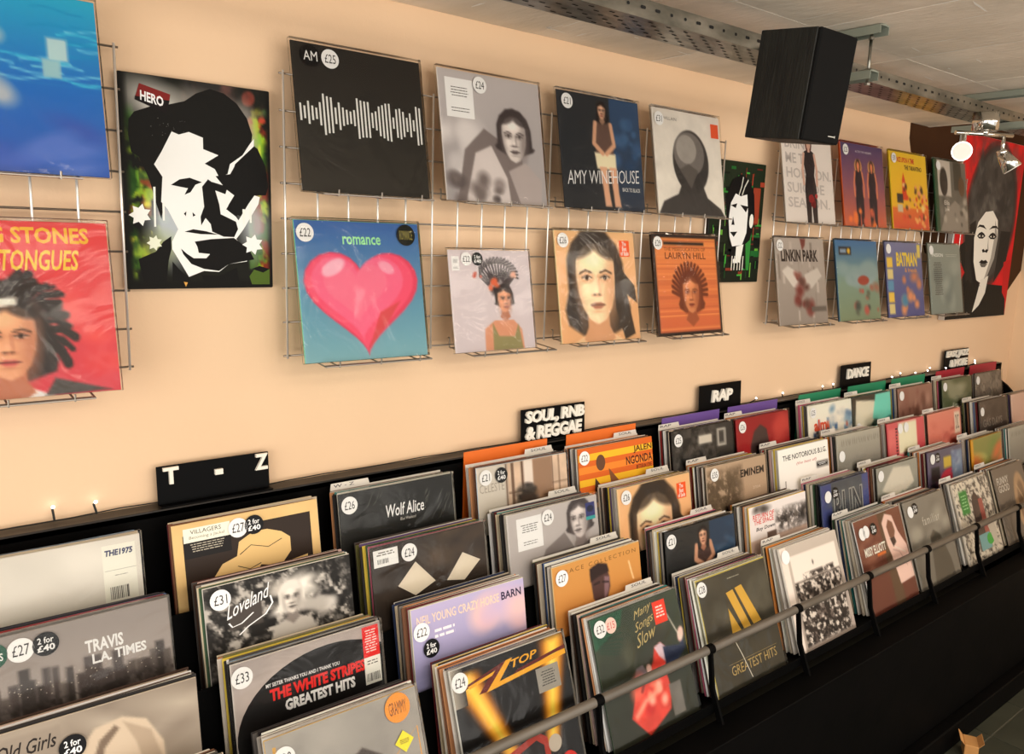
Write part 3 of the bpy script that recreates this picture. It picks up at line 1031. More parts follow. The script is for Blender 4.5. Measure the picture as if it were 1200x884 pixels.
A.rect(-.1, -.1, .035, 1.1, (18, 17, 15), fe=.04).rect(-.1, .965, 1.1, 1.1, (18, 17, 15), fe=.03).rect(.975, -.1, 1.1, 1.1, (18, 17, 15), fe=.03)
A.ell(.3, .68, .14, .18, (176, 184, 190), al=.9, fe=.14)
A.ell(.87, .68, .1, .13, (170, 176, 180), al=.8, fe=.12)
A.ell(.2, .8, .1, .06, (150, 160, 90), al=.6, fe=.1)
A.map = mp
A.crisp()
A.poly([(52, 200), (75, 170), (140, 150), (200, 145), (275, 130), (320, 100), (375, 82), (430, 100), (480, 140), (520, 200), (540, 265), (535, 300), (560, 320), (590, 390), (600, 470), (590, 505), (550, 505), (490, 590), (440, 560), (300, 420), (180, 470), (185, 540), (175, 600), (150, 520), (130, 440), (90, 350), (60, 330), (50, 260)], (20, 19, 17))
fc = (232, 228, 214)
A.poly([(222, 250), (250, 262), (290, 252), (345, 275), (345, 320), (405, 345), (350, 378), (390, 400), (405, 430), (440, 420), (450, 380), (500, 345), (530, 300), (546, 280), (545, 310), (470, 380), (455, 430), (420, 470), (465, 505), (440, 545), (480, 605), (520, 540), (545, 505), (566, 512), (560, 540), (500, 640), (470, 680), (530, 745), (510, 770), (440, 780), (400, 812), (340, 808), (280, 832), (250, 780), (215, 720), (215, 690), (240, 640), (200, 560), (175, 530), (182, 430), (150, 380), (180, 330)], fc)
k_ = (18, 17, 16)
A.poly([(375, 450), (440, 470), (430, 500), (390, 485), (405, 540), (410, 580), (470, 610), (478, 640), (462, 672), (420, 670), (375, 650), (370, 620), (350, 595), (332, 625), (330, 590), (345, 550), (338, 470), (362, 440)], k_)
A.poly([(392, 428), (450, 420), (470, 385), (540, 330), (595, 420), (590, 505), (545, 505), (500, 560), (470, 590), (432, 560), (466, 505), (425, 470)], k_)
A.poly([(215, 462), (250, 440), (290, 434), (338, 452), (312, 462), (292, 492), (268, 502), (282, 476), (250, 470)], k_)
A.poly([(265, 650), (300, 640), (350, 648), (400, 662), (330, 660)], k_)
A.poly([(264, 578), (274, 568), (272, 588)], k_).poly([(298, 572), (310, 584), (300, 590)], k_)
A.poly([(305, 690), (370, 680), (460, 675), (520, 720), (540, 762), (440, 780), (400, 808), (340, 800), (290, 780), (258, 740), (250, 718), (272, 738), (300, 757), (350, 757), (365, 740), (320, 735), (315, 710)], k_)
A.poly([(80, 760), (150, 730), (180, 690), (212, 668), (212, 720), (200, 765), (190, 855), (100, 852)], k_)
A.poly([(215, 770), (240, 800), (290, 850), (214, 850)], k_).poly([(330, 825), (400, 828), (470, 795), (480, 850), (340, 850)], k_)
A.poly([(520, 830), (545, 795), (600, 800), (600, 862), (530, 862)], (70, 90, 34)).poly([(530, 800), (560, 788), (600, 800), (575, 815)], k_)
for x, y, l in ((148, 470, 160), (183, 535, 70), (527, 540, 75), (500, 560, 60)):
    A.poly([(x - 4, y), (x + 5, y), (x + 5, y + l), (x - 3, y + l)], (226, 222, 210))
A.star(90, 582, 46, (224, 222, 212)).star(535, 702, 42, (226, 224, 214)).star(145, 695, 32, (206, 210, 190))
A.poly([(97, 58), (219, 104), (215, 130), (80, 112)], (112, 34, 32)).poly([(80, 108), (216, 128), (203, 180), (78, 122)], (22, 18, 18))
A.text('HERO', 100, 84, 192, 124, (236, 230, 222), .03, 0, 30)
A.poly([(258, 852), (274, 855), (266, 872)], (190, 140, 70))
A.blobs(20, [(90, 88, 84)], 140, 195, 275, 270, 1, 2.5)
canvas('canvas_painting', -.318, 1.628, .296, .411, .018, A, (16, 15, 14), 'stencilled black and white male portrait canvas with a red word tag')

A = Art(31)
A.bg((30, 40, 26), (26, 30, 22))
A.rects(26, [(50, 130, 50), (30, 90, 40), (120, 50, 34), (90, 150, 50), (150, 60, 40)], .02, .03, .92, .92, .03, .18, .01, .06)
A.rects(20, [(20, 26, 18), (16, 20, 16)], .02, .03, .92, .92, .03, .2, .01, .08)
A.rects(60, [(60, 150, 56), (30, 70, 34), (150, 60, 40), (100, 160, 60), (18, 20, 16), (14, 16, 14)], .02, .02, .94, .95, .006, .02, .02, .14)
A.rects(30, [(60, 150, 56), (90, 34, 28), (18, 22, 16)], .02, .02, .9, .95, .04, .12, .006, .016)
A.rect(.78, .2, .92, .5, (140, 56, 36)).rect(.68, .55, .8, .9, (44, 120, 50))
A.poly([(.3, .5), (.26, .3), (.36, .15), (.52, .1), (.7, .14), (.8, .26), (.84, .44), (.78, .64), (.6, .72), (.4, .7)], (16, 15, 15))
A.poly([(.36, .34), (.44, .26), (.54, .28), (.66, .26), (.7, .4), (.7, .58), (.62, .7), (.64, .84), (.48, .84), (.46, .72), (.38, .62), (.34, .48)], (228, 226, 214))
A.ell(.78, .48, .04, .06, (222, 220, 208))
A.poly([(.36, .36), (.48, .34), (.46, .38)], (20, 18, 18)).poly([(.54, .35), (.7, .36), (.66, .41)], (20, 18, 18)).poly([(.42, .45), (.46, .52), (.4, .52)], (20, 18, 18)).poly([(.38, .58), (.52, .575), (.46, .62)], (20, 18, 18))
A.poly([(.44, .7), (.7, .68), (.74, .9), (.62, .86), (.5, .8), (.4, .84)], (18, 18, 17)).poly([(.52, .7), (.66, .68), (.62, .84), (.52, .82)], (224, 222, 210))
for x in (.45, .5, .56, .61, .66):
    A.rect(x, .78, x + .015, .9, (214, 212, 200))
A.line([(.56, .12), (.54, .2), (.5, .27)], .008, (190, 190, 180)).line([(.66, .14), (.6, .2), (.56, .27)], .008, (190, 190, 180))
canvas('canvas_painting', 1.468, 1.623, .293, .404, .018, A, (14, 14, 12), 'small black, white and green portrait canvas between two grid panels')

A = Art(32, True)
A.bg((198, 34, 34), (186, 24, 30))
for k in range(3):
    A.ell(.54, .42, .43 - .03 * k, .42 - .03 * k, [(92, 40, 38), (56, 46, 44), (66, 62, 58)][k], n=36)
A.mottle([(96, 92, 86), (50, 47, 45)], 10, .18, .05, .9, .5, .4, .65, .8, .2)
A.noise(.12, 9).crisp().poly([(0, .62), (.2, .56), (.3, .66), (.4, .8), (.9, .82), (.97, .9), (1, 1), (0, 1)], (26, 26, 24))
A.poly([(.14, .5), (.3, .45), (.42, .8), (.26, .8)], (36, 34, 32)).poly([(.74, .5), (.92, .5), (.9, .68), (.72, .8)], (36, 34, 32))
A.poly([(.0, .72), (.1, .66), (.22, .74), (.1, .86), (0, .88)], (170, 28, 30)).poly([(.86, .68), (1, .66), (1, .92), (.9, .86)], (176, 28, 30))
A.poly([(.0, .84), (.3, .78), (.4, .86), (.4, 1), (0, 1)], (24, 24, 22))
A.poly([(.3, .56), (.34, .46), (.44, .4), (.56, .39), (.66, .44), (.7, .54), (.68, .66), (.6, .76), (.5, .8), (.4, .78), (.34, .7)], (214, 210, 200))
A.poly([(.5, .78), (.62, .76), (.6, .86), (.52, .93), (.42, .97), (.46, .88)], (206, 202, 192))
dk = (24, 22, 22)
sh = (150, 146, 138)
A.poly([(.62, .44), (.7, .54), (.68, .66), (.6, .76), (.55, .78), (.62, .66), (.64, .54)], sh)
for x, sg in ((.415, -1), (.605, 1)):
    A.poly([(x - sg * .075, .497), (x - sg * .02, .474), (x + sg * .05, .472), (x + sg * .085, .492), (x + sg * .04, .484), (x - sg * .02, .488)], dk)
    A.poly([(x - .068, .536), (x - .04, .519), (x, .511), (x + .04, .519), (x + .07, .534), (x + .03, .549), (x - .03, .549)], dk)
    A.poly([(x - .046, .536), (x, .524), (x + .046, .535), (x, .543)], (206, 202, 192))
    A.ell(x, .532, .018, .0115, dk, n=10)
A.poly([(.535, .53), (.55, .58), (.565, .612), (.55, .618), (.54, .59)], sh)
A.poly([(.455, .612), (.48, .606), (.505, .617), (.53, .606), (.56, .612), (.545, .628), (.51, .624), (.47, .627)], dk)
A.poly([(.43, .684), (.47, .668), (.505, .674), (.54, .668), (.585, .684), (.54, .69), (.47, .69)], dk)
A.poly([(.445, .69), (.575, .69), (.54, .71), (.48, .71)], (96, 92, 86))
A.poly([(.3, .54), (.28, .66), (.38, .8), (.5, .82), (.42, .78), (.34, .68)], dk)
canvas('portrait_canvas', 3.262, 1.428, .70, .862, .03, A, (206, 196, 186), 'large red canvas of a woman with a big dark afro')

# ------------------------------------------------------------------ the stepped record rack
ROW = {1: (-.118, 1.1615, 9), 2: (-.2328, 1.066, 10), 3: (-.3475, .956, 10), 4: (-.4624, .859, 10)}
FRONT_T = {1: 9, 2: 10, 3: 10, 4: 20}      # lean of the foremost record of each row
X0, X1 = -1.1, 3.985
rack = empty('record_rack', (1.5, -.3, 0))
tag(rack, 'long black stepped record rack with a grey front rail along the wall', 'record rack')
def rpart(name, bm, mt=None):
    o = meshobj(name, bm, mt or M['black'], rack)
    o.location = (-1.5, .3, 0)
    return o
bm = bmesh.new()
box(bm, X0, X1, -.046, -.036, .35, 1.172)
rpart('back_board', bm)
bm = bmesh.new()
box(bm, X0, X1, -.046, -.001, 1.16, 1.176, .001)
rpart('ledge', bm, noise_col(mat('ledge_top', rough=.4, spec=.5), (30, 26, 22), (44, 38, 32), 6))
def frame(row):
    y, z, t = ROW[row]
    t = math.radians(t)
    up = Vector((0, math.sin(t), math.cos(t)))
    bk = Vector((0, math.cos(t), -math.sin(t)))
    return Vector((0, y, z)), up, bk
DEPTH = {1: .062, 2: .084, 3: .084, 4: .084}
for row in (1, 2, 3, 4):
    P, up, bk = frame(row)
    B = P - up * LP
    tf = math.radians(FRONT_T[row])
    Fb = P - Vector((0, math.sin(tf), math.cos(tf))) * LP      # foot of the foremost record
    R_ = B + bk * DEPTH[row]
    dn = Vector((0, 0, -.001))
    bm = bmesh.new()
    l0, l1 = (-.016, -.012) if row == 4 else (-.009, -.007)
    q = [Fb + Vector((0, l0, -.014)), Fb + Vector((0, l0, .012)), Fb + Vector((0, l1, .012)), Fb + Vector((0, l1, -.0035)), R_ + dn * (10 if row == 4 else 6), R_ + dn * 18]
    prism(bm, [(v.y, v.z) for v in q], X0 + .02, X1 - .02)
    rpart('tier_shelf', bm)
    if row > 1:
        bm = bmesh.new()
        h = LP - .06
        q = [R_ - up * .012, R_ + up * h, R_ + bk * .003 + up * h, R_ + bk * .003 - up * .012]
        prism(bm, [(v.y, v.z) for v in q], X0 + .02, X1 - .02)
        rpart('tier_back', bm)
for x in (X0, X1 - .02):
    bm = bmesh.new()
    prism(bm, [(-.001, 0), (-.001, 1.12), (-.09, 1.06), (-.58, .58), (-.64, .52), (-.64, 0)], x, x + .02)
    rpart('end_panel', bm)
bm = bmesh.new()
box(bm, X0 + .02, X1 - .02, -.66, -.645, .02, .522, .002)
rpart('front_panel', bm)
bm = bmesh.new()
box(bm, X0 + .02, X1 - .02, -.668, -.590, .522, .534, .002)
rpart('front_shelf_lip', bm)
bm = bmesh.new()
box(bm, X0 + .02, X1 - .02, -.70, -.66, 0, .09, .004)
rpart('plinth', bm)
RY, RZ = -.556, .716
bm = bmesh.new()
tube(bm, (X0, RY, RZ), (X1, RY, RZ), .0115, 16)
smooth(rpart('rail', bm, M['tube']))
for k in range(-3, 9):
    x = .507 + .4035 * k
    if x > X1 - .1:
        continue
    bm = bmesh.new()
    tube(bm, (x - .011, RY, RZ), (x + .011, RY, RZ), .0135, 14)
    prism(bm, [(RY - .009, RZ), (RY + .003, RZ), (-.567, .616), (-.599, .534), (-.617, .534), (-.581, .616)], x - .004, x + .004)
    rpart('rail_bracket', bm)

# coloured header cards standing behind the back row
HC = [('orange', .479, .77, 'soul'), ('orange', .845, 1.139, 'striped orange'), ('purple', 1.264, 1.562, ''), ('purple', 1.61, 1.91, ''), ('green', 2.052, 2.355, ''), ('green', 2.414, 2.727, ''), ('green', 2.779, 3.093, ''), ('red', 3.207, 3.514, ''), ('red', 3.579, 3.9, '')]
HLAB = ['orange header card behind the window-photo record', 'orange header card behind the orange-striped record', 'purple header card behind the dark house-photo record', 'purple header card behind the red hooded-figure record',
        'green header card behind the white skyline record', 'green header card behind the teal record with painted glare', 'green header card behind the pinkish brown record', 'crimson header card behind the green landscape record', 'crimson header card at the end of the rack']
for (c, a, b, _), lb in zip(HC, HLAB):
    bm = bmesh.new()
    box(bm, -(b - a) / 2, (b - a) / 2, 0, .002, 0, .30)
    o = meshobj('header_card', bm, M['card_' + c])
    o.location = ((a + b) / 2, -.0505, .888)
    tag(o, lb, 'card', 'coloured header cards')

# raised-letter section signs on the ledge
def sign(x, wd, ht, texts, label, lean=-.06):
    e = empty('section_sign', (x + wd / 2, -.026, 1.176))
    e.rotation_euler = (lean, 0, 0)
    bm = bmesh.new()
    box(bm, -wd / 2, wd / 2, 0, .004, 0, ht, .0012)
    meshobj('sign_board', bm, M['blackgloss'], e)
    bm = bmesh.new()
    box(bm, -wd / 2, wd / 2, -.022, .004, 0, .003, .0008)
    meshobj('sign_foot', bm, M['blackgloss'], e)
    for t, x0, z0, x1, z1, bold, sh in texts:
        bm = bmesh.new()
        V, Fc, _ = glyphs(t, bold, sh, .92)
        vs = [bm.verts.new((-wd / 2 + x0 + (x1 - x0) * u, -.0072, z1 - (z1 - z0) * v)) for u, v in V]
        for f in Fc:
            try:
                bm.faces.new([vs[i] for i in f])
            except ValueError:
                pass
        r = bmesh.ops.extrude_face_region(bm, geom=bm.faces[:])
        for v in r['geom']:
            if isinstance(v, bmesh.types.BMVert):
                v.co.y += .0074
        bmesh.ops.recalc_face_normals(bm, faces=bm.faces[:])
        meshobj('raised_lettering', bm, M['letter'], e)
    return tag(e, label, 'sign')
sign(-.281, .24, .084, [('T', .012, .045, .043, .081, .03, 0), ('-', .118, .05, .135, .062, .03, 0), ('Z', .207, .046, .236, .082, .03, 0)], 'black sign with raised cream letters T to Z on the rack ledge')
sign(.695, .247, .097, [('SOUL, RNB', .012, .05, .24, .092, .045, .1), ('& REGGAE', .012, .008, .23, .048, .045, .1)], 'black sign with two lines of raised cream lettering above the orange cards')
sign(1.483, .235, .094, [('RAP', .062, .032, .178, .074, .045, .1)], 'black sign with one short raised cream word above the purple cards')
sign(2.398, .243, .097, [('DANCE', .04, .038, .215, .08, .045, .1)], 'black sign with one raised cream word above the green cards')
sign(3.346, .265, .1, [('EASY, JAZZ', .012, .056, .258, .096, .045, .1), ('& MORE', .05, .014, .245, .052, .045, .1)], 'black sign with two lines of raised cream lettering above the crimson cards')

# string of little white lights along the ledge
ls = empty('string_lights', (0, -.006, 1.178))
tag(ls, 'string of small white bulbs on a dark cable along the rack ledge', 'string lights')
pts = []
bul = []
rs = random.Random(4)
bx = [-.47, -.395, 1.79, 2.0, 2.28, 2.36, 2.8, 2.93, 3.02, 3.14, 3.22, 3.33, 3.628, 3.66, 3.72]
xx = -.62
while xx < 3.75:
    pts.append((xx, -.008 + rs.uniform(-.004, .004), .002 + rs.uniform(0, .003)))
    xx += .09
bm = bmesh.new()
pathtube(bm, pts, .0014, 5)
meshobj('cable', bm, M['cable'], ls)
for x in bx:
    far = x > 1.5
    hgt = rs.uniform(.014, .02) if far else rs.uniform(.022, .028)
    dy = rs.choice((-.004, -.03)) if far else -.004
    bm = bmesh.new()
    tube(bm, (x, -.008, .002), (x + rs.uniform(-.006, .004), dy - .004, hgt), .0022, 6)
    so = meshobj('bulb_socket', bm, M['cable'], ls)
    bm = bmesh.new()
    bmesh.ops.create_icosphere(bm, subdivisions=2, radius=.0032)
    for v in bm.verts:
        v.co += Vector((x - .001, dy - .004, hgt + .003))
    meshobj('bulb', bm, M['led'], so)

# ------------------------------------------------------------------ covers in the rack
def A_(seed, *c):
    A = Art(seed, True, None if seed not in FAR else 48).bg(*c)
    A.ys = YS.get(seed, 1.)
    return A
YS = {40: .65, 41: .62, 42: .6, 43: .6, 44: .58, 45: .75, 46: .8, 47: .7, 48: .8, 49: .8, 50: .7, 52: .62, 53: .5, 54: .56, 55: .5, 56: .5, 57: .5, 58: .6, 59: .7, 60: .7, 61: .6, 63: .42, 64: .6, 66: .7, 67: .58, 68: .47, 69: .55, 70: .7, 71: .6, 72: .7, 79: .72, 81: .9}
# (how far down the sleeve each printed design reaches)
FAR = (45, 46, 47, 48, 49, 50, 51, 57, 58, 59, 60, 61, 62, 70, 71, 72, 80, 81, 82, 83)
W_ = (236, 232, 224)
K_ = (22, 21, 21)
def glare(A, n=4, c=(150, 146, 138)):
    return A
def r1c0():
    A = A_(40, (206, 202, 194), (190, 186, 178)).blobs(8, [(214, 210, 202), (198, 194, 186)], 0, 0, .75, 1, .06, .16)
    A.crisp().rect(.78, .06, .97, 1.5, (222, 216, 206)).text('THE1975', .795, .105, .955, .165, (46, 52, 92), .045, .15)
    A.rect(.79, .3, .97, .303, (120, 116, 112)).lines(.83, .35, .93, .37, 1, (140, 136, 130), .3)
    return A.bars(.81, .46, .92, .58, 14)
def r1c1():
    A = A_(41, (206, 172, 116)).noise(.05).crisp().rect(.06, .12, .94, 1.56, (44, 34, 28))
    tn, ln = (208, 174, 116), (40, 30, 26)
    A.poly([(.24, .62), (.3, .5), (.4, .45), (.42, .3), (.52, .22), (.62, .22), (.72, .28), (.78, .36), (.78, .52), (.7, .66), (.56, .6), (.5, .72), (.4, .7), (.36, 1.1), (.22, 1.1)], tn)
    A.poly([(.62, .66), (.9, .6), (.9, .9), (.6, .9)], tn).line([(.42, .44), (.5, .36), (.62, .42), (.72, .36)], .004, ln).line([(.4, .56), (.48, .62), (.56, .58)], .004, ln)
    A.rect(.065, .05, .37, .2, (226, 218, 200)).text('VILLAGERS', .11, .07, .31, .115, (70, 62, 54)).text('Becoming a Jackal', .1, .135, .33, .175, (120, 108, 92), 0, .1)
    A.rect(.065, .2, .37, .37, (26, 23, 22)).lines(.09, .22, .34, .32, 4, (176, 168, 152), .35)
    return A
def r1c2():
    A = A_(42, (36, 36, 34), (30, 30, 28)).noise(.25, 6).crisp()
    for k in range(26):
        x, y = (A.r.uniform(.1, .4), A.r.uniform(.02, .4)) if k < 8 else (A.r.uniform(.7, .98), A.r.uniform(.1, .5))
        A.line([(x, y), (x - .03, y + A.r.uniform(.04, .13))], .0012, (104, 102, 96))
    A.text('Wolf Alice', .38, .24, .72, .4, W_, .012, .15).text('Blue Weekend', .5, .43, .64, .47, (190, 186, 178), 0, .2)
    return A
def r1c3():
    A = A_(43, (206, 182, 160), (186, 164, 142)).noise(.12).rect(0, 0, .32, 1.7, (196, 190, 180), (176, 170, 160))
    for x, w_ in ((.3, .015), (.36, .03), (.47, .03), (.82, .012), (.9, .01)):
        A.rect(x, 0, x + w_, 1.7, (98, 74, 58))
    A.rect(.6, 0, .82, 1.7, (150, 120, 96)).rect(.33, .42, .48, .44, (98, 74, 58)).rect(.82, .4, 1, .41, (98, 74, 58)).rect(.5, 0, .6, .5, (222, 206, 196))
    A.blobs(16, [(44, 38, 34), (60, 52, 44)], .44, .34, .6, .62, .03, .07).rect(.46, .5, .6, .8, (66, 52, 44))
    return A.text('CELESTE', .02, .24, .28, .36, (150, 142, 132), -.004)
def r1c4():
    A = A_(44, (196, 92, 34)).crisp()
    for k in range(8):
        A.rect(0, .1 + .2 * k, 1, .21 + .2 * k, [(232, 166, 40), (214, 122, 44)][k % 2])
    A.ell(.28, .27, .06, .13, (92, 62, 44)).poly([(.2, .5), (.26, .62), (.24, .9), (.17, .9)], (70, 50, 40)).poly([(.38, .38), (.5, .6), (.5, .9), (.42, .9), (.4, .6)], (120, 74, 46))
    A.text('JALEN', .73, .1, .99, .23, (66, 34, 24), .02).text('NGONDA', .62, .26, .99, .4, (66, 34, 24), .02)
    return A.text('BETTER IN LOVE', .76, .43, .98, .5, (66, 34, 24))
def r1c5():
    A = A_(45, (52, 50, 48), (40, 38, 36)).mottle([(82, 78, 74), (36, 34, 32), (70, 66, 62)], 14, -.1, -.1, .7, 1.1)
    A.rect(.42, .12, .64, .24, (196, 188, 176)).rect(.73, .07, .88, .32, (186, 180, 170)).rect(.76, .1, .85, .28, (60, 58, 56))
    for k in range(6):
        A.rect(.74 + .055 * (k % 3), .5 + .12 * (k // 3), .78 + .055 * (k % 3), .59 + .12 * (k // 3), (176, 168, 158))
    return A
def r1c6():
    return A_(46, (142, 32, 36), (166, 40, 38)).poly([(.22, 1), (.24, .4), (.32, .2), (.44, .12), (.56, .2), (.6, .45), (.62, 1)], (66, 50, 48)).poly([(.28, .5), (.58, .5), (.6, 1), (.24, 1)], (40, 30, 32)).blobs(6, [(176, 60, 54)], .66, .1, .95, .4, .06, .12)
def r1c7():
    A = A_(47, (222, 216, 204), (206, 200, 188)).rects(16, [(60, 96, 140), (196, 80, 52), (120, 150, 176), (60, 60, 66)], .1, .25, .9, .5, .03, .08, .08, .2)
    A.blobs(10, [(120, 150, 170), (90, 120, 150), (190, 190, 186)], .5, .1, .98, .5, .04, .09)
    return A.text('POLYDANS', .1, .57, .36, .64, (70, 66, 62)).text('alm', .12, .26, .4, .46, (196, 74, 44), .04)
def r1c8():
    return A_(48, (60, 52, 44), (44, 84, 78)).poly([(.05, .5), (.1, .05), (.55, .1), (.75, .2), (.4, .55)], (206, 200, 182)).poly([(.5, .4), (.6, 0), (1, 0), (1, .5)], (110, 196, 180)).poly([(.3, 1), (.6, .5), (1, .4), (1, 1)], (36, 104, 96))  # pale wedges are glare painted into the teal cover
def r1c9():
    return A_(49, (146, 108, 94), (120, 78, 66)).blobs(12, [(170, 132, 116), (134, 88, 76), (102, 62, 52)], .05, .1, .95, .9, .05, .13, .5)
def r1c10():
    return A_(50, (92, 98, 70), (62, 74, 50)).blobs(6, [(158, 154, 130), (136, 136, 112)], .2, .2, .8, .38, .08, .14, 2).text('Alma Blue', .3, .5, .75, .62, (176, 176, 156), 0, .2)
def r1c11():
    return A_(51, (112, 102, 92), (88, 80, 72)).mottle([(150, 140, 128), (84, 76, 68), (130, 120, 108)], 9, 0, 0, 1, 1)
def r2c0():
    A = A_(52, (138, 130, 126), (160, 150, 144), (120, 112, 108))
    for k in range(26):
        x = .0 + k * .04 + A.r.uniform(-.01, .01)
        h = A.r.choice((.06, .1, .16, .24)) * A.r.uniform(.7, 1.1)
        A.rect(x, .58 - h, x + A.r.uniform(.03, .07), .75, A.r.choice([(78, 70, 68), (96, 88, 84), (66, 60, 58)]))
        A.k -= k % 2
    A.k += 1
    A.mottle([(60, 54, 52)], 30, -.1, .62, 1.1, 1.1)
    A.crisp().rects(60, [(186, 178, 164)], .05, .42, .97, .6, .004, .008, .004, .008)
    A.text('TRAVIS', .54, .21, .74, .33, W_, .035).text('L.A. TIMES', .57, .345, .86, .44, W_, .035)
    return A
def r2c1():
    A = A_(53, (36, 34, 32), (30, 28, 26)).mottle([(96, 92, 88), (24, 22, 21), (168, 162, 154), (30, 28, 26)], 16, -.1, -.1, 1.1, 1.1, .5, .68)
    A.rect(.14, .3, .36, .6, (66, 60, 56))
    A.blobs(16, [(206, 200, 190), (176, 168, 158), (226, 220, 210)], .46, .16, .7, .56, .04, .08)
    A.portrait(.56, .4, .26, (196, 188, 178), (206, 200, 190), (170, 164, 156), (120, 112, 106), (60, 52, 50), .4, (40, 36, 34), .05, True)
    A.blobs(10, [(200, 194, 186), (160, 154, 146)], .6, .5, .86, .64, .04, .08)
    A.text('Loveland', .13, .28, .42, .46, W_, .006, .35, -.18)
    A.crisp().line([(.14, .5), (.16, .56), (.22, .54), (.3, .44)], .006, W_).line([(.2, .68), (.26, .6), (.38, .5), (.43, .38), (.42, .28)], .006, W_)
    return A
def r2c2():
    A = A_(54, (52, 42, 34), (38, 32, 28)).blobs(10, [(74, 60, 46), (62, 50, 40)], .4, .0, 1, .5, .06, .14)
    A.noise(.3, 6).crisp().poly([(.36, .3), (.52, .62), (.34, .74), (.2, .56)], (206, 196, 178)).poly([(.78, .34), (.94, .5), (.78, .72), (.62, .66)], (206, 196, 178))
    A.rect(.02, .04, .22, .26, (228, 224, 216)).lines(.04, .07, .2, .13, 2, (110, 104, 98), .5)
    return A.bars(.05, .16, .14, .22, 10)
def r2c3():
    A = A_(55, (178, 172, 170), (150, 144, 144)).portrait(.78, .36, .42, (196, 188, 186), (64, 56, 56), None, (128, 118, 116), (100, 90, 88), .3, (52, 46, 46), -.2)
    A.poly([(.38, .7), (.6, .5), (.7, .8), (.6, 1), (.3, 1)], (120, 112, 110))
    A.crisp().rect(.86, .1, .97, .4, (52, 56, 110)).ell(.915, .21, .04, .06, (30, 34, 60)).rect(.86, .34, .97, .4, (50, 150, 150))
    return label_box(A, .09, .09, .36, .62)
def r2c4():
    return art_tan()
def r2c5():
    A = A_(56, (176, 152, 128), (156, 130, 106)).mottle([(108, 90, 72), (88, 72, 56), (96, 80, 62)], 16, -.1, .22, .52, 1.1, .4, .55, fe=.18)
    return A.text('EMINEM', .55, .2, .96, .36, (48, 40, 36), .03).text('2004', .75, .6, .88, .66, (200, 180, 160))
def r2c6():
    A = A_(57, (222, 216, 208), (204, 196, 188)).text('THE NOTORIOUS B.I.G.', .08, .14, .96, .26, (60, 56, 54), .015)
    A.text('(the best of)', .34, .34, .74, .42, (176, 84, 80), 0, .2).rect(.74, .46, .98, .58, (40, 38, 36)).lines(.77, .49, .95, .55, 2, W_, .4)
    return A.ell(.55, .98, .14, .16, (70, 62, 58)).rect(.1, .7, .12, .98, (150, 140, 134))
def r2c7():
    A = A_(58, (168, 164, 152), (120, 116, 108), (60, 58, 54))
    for k in range(18):
        A.line([(.1 + .05 * k, .12), (.1 + .05 * k + A.r.uniform(-.02, .02), .2)], .004, (110, 106, 98))
    return A
def r2c8():
    A = A_(59, (196, 92, 96), (176, 50, 62)).rect(.28, .02, .78, .6, (222, 212, 186)).rect(.4, .58, .8, 1, (92, 70, 64)).rect(.02, .1, .2, .9, (206, 112, 110))
    return A.lines(.2, .1, .26, .8, 12, (80, 40, 44), .5)
def r2c9():
    A = A_(60, (206, 132, 114), (186, 92, 82)).blobs(10, [(224, 160, 140), (196, 116, 100), (170, 80, 72)], .1, .1, .9, .9, .06, .12)
    return A.rect(.8, .06, .97, .5, (214, 196, 178)).text('DISC', .83, .12, .94, .42, (80, 66, 60)).text('MILES', .1, .75, .6, .9, (110, 50, 46), .02)
def r2c10():
    return A_(61, (84, 72, 64), (56, 48, 44)).blobs(12, [(112, 98, 88), (66, 56, 50)], .1, .05, .95, .5, .06, .14).text('GAS DAYS', .1, .45, .8, .65, (130, 120, 110), .02)
def r2c11():
    return A_(62, (206, 176, 160), (180, 140, 126))
def r3c0():
    A = A_(63, (146, 134, 120), (128, 116, 104)).blobs(8, [(170, 158, 142), (120, 108, 96)], .5, 0, 1, .6, .08, .18)
    A.poly([(.3, 2.4), (.34, .6), (.46, .27), (.6, .22), (.72, .34), (.8, .7), (.84, 2.4)], (186, 168, 146))
    A.poly([(.42, .8), (.48, .44), (.56, .3), (.58, .36), (.5, .56), (.47, 1)], (110, 94, 80)).poly([(.6, .28), (.74, .5), (.8, 1), (.7, 1), (.66, .6)], (160, 142, 122))
    A.rect(0, .08, .3, 2, (130, 118, 106), al=.5)
    return A.text('Old Girls', .01, .15, .28, .33, (36, 30, 28), .01, .3)
def r3c1():
    A = A_(64, (150, 140, 136), (176, 166, 160)).ell(.62, .82, .7, .82, (196, 184, 178), al=.5, fe=.2).noise(.08).crisp().ell(.62, .82, .62, .74, (24, 22, 22), n=48)
    A.text('MY SISTER THANKS YOU AND I THANK YOU', .2, .295, .69, .335, W_, .02)
    A.text('THE WHITE STRIPES', .22, .36, .87, .485, (206, 38, 34), .05).text('GREATEST HITS', .31, .51, .79, .63, W_, .05)
    A.crisp().rect(.865, .02, .985, .36, (206, 34, 32)).lines(.88, .06, .97, .32, 9, (236, 196, 190), .45)
    A.rect(.865, .36, .985, .66, (226, 220, 210)).lines(.88, .4, .97, .46, 2, (90, 86, 82), .4)
    return A.bars(.875, .54, .975, .63, 14)
def r3c2():
    A = A_(65, (168, 158, 190), (134, 132, 168), (110, 108, 140)).blobs(8, [(196, 164, 176), (206, 172, 172), (182, 162, 188)], .55, .06, .95, .4, .08, .15)
    A.text('NEIL YOUNG CRAZY HORSE', .04, .06, .76, .125, (232, 190, 166), .012).text('BARN', .78, .06, .97, .12, (44, 36, 60), .02)
    return A.lines(.17, .18, .36, .26, 2, (216, 210, 214), .5)
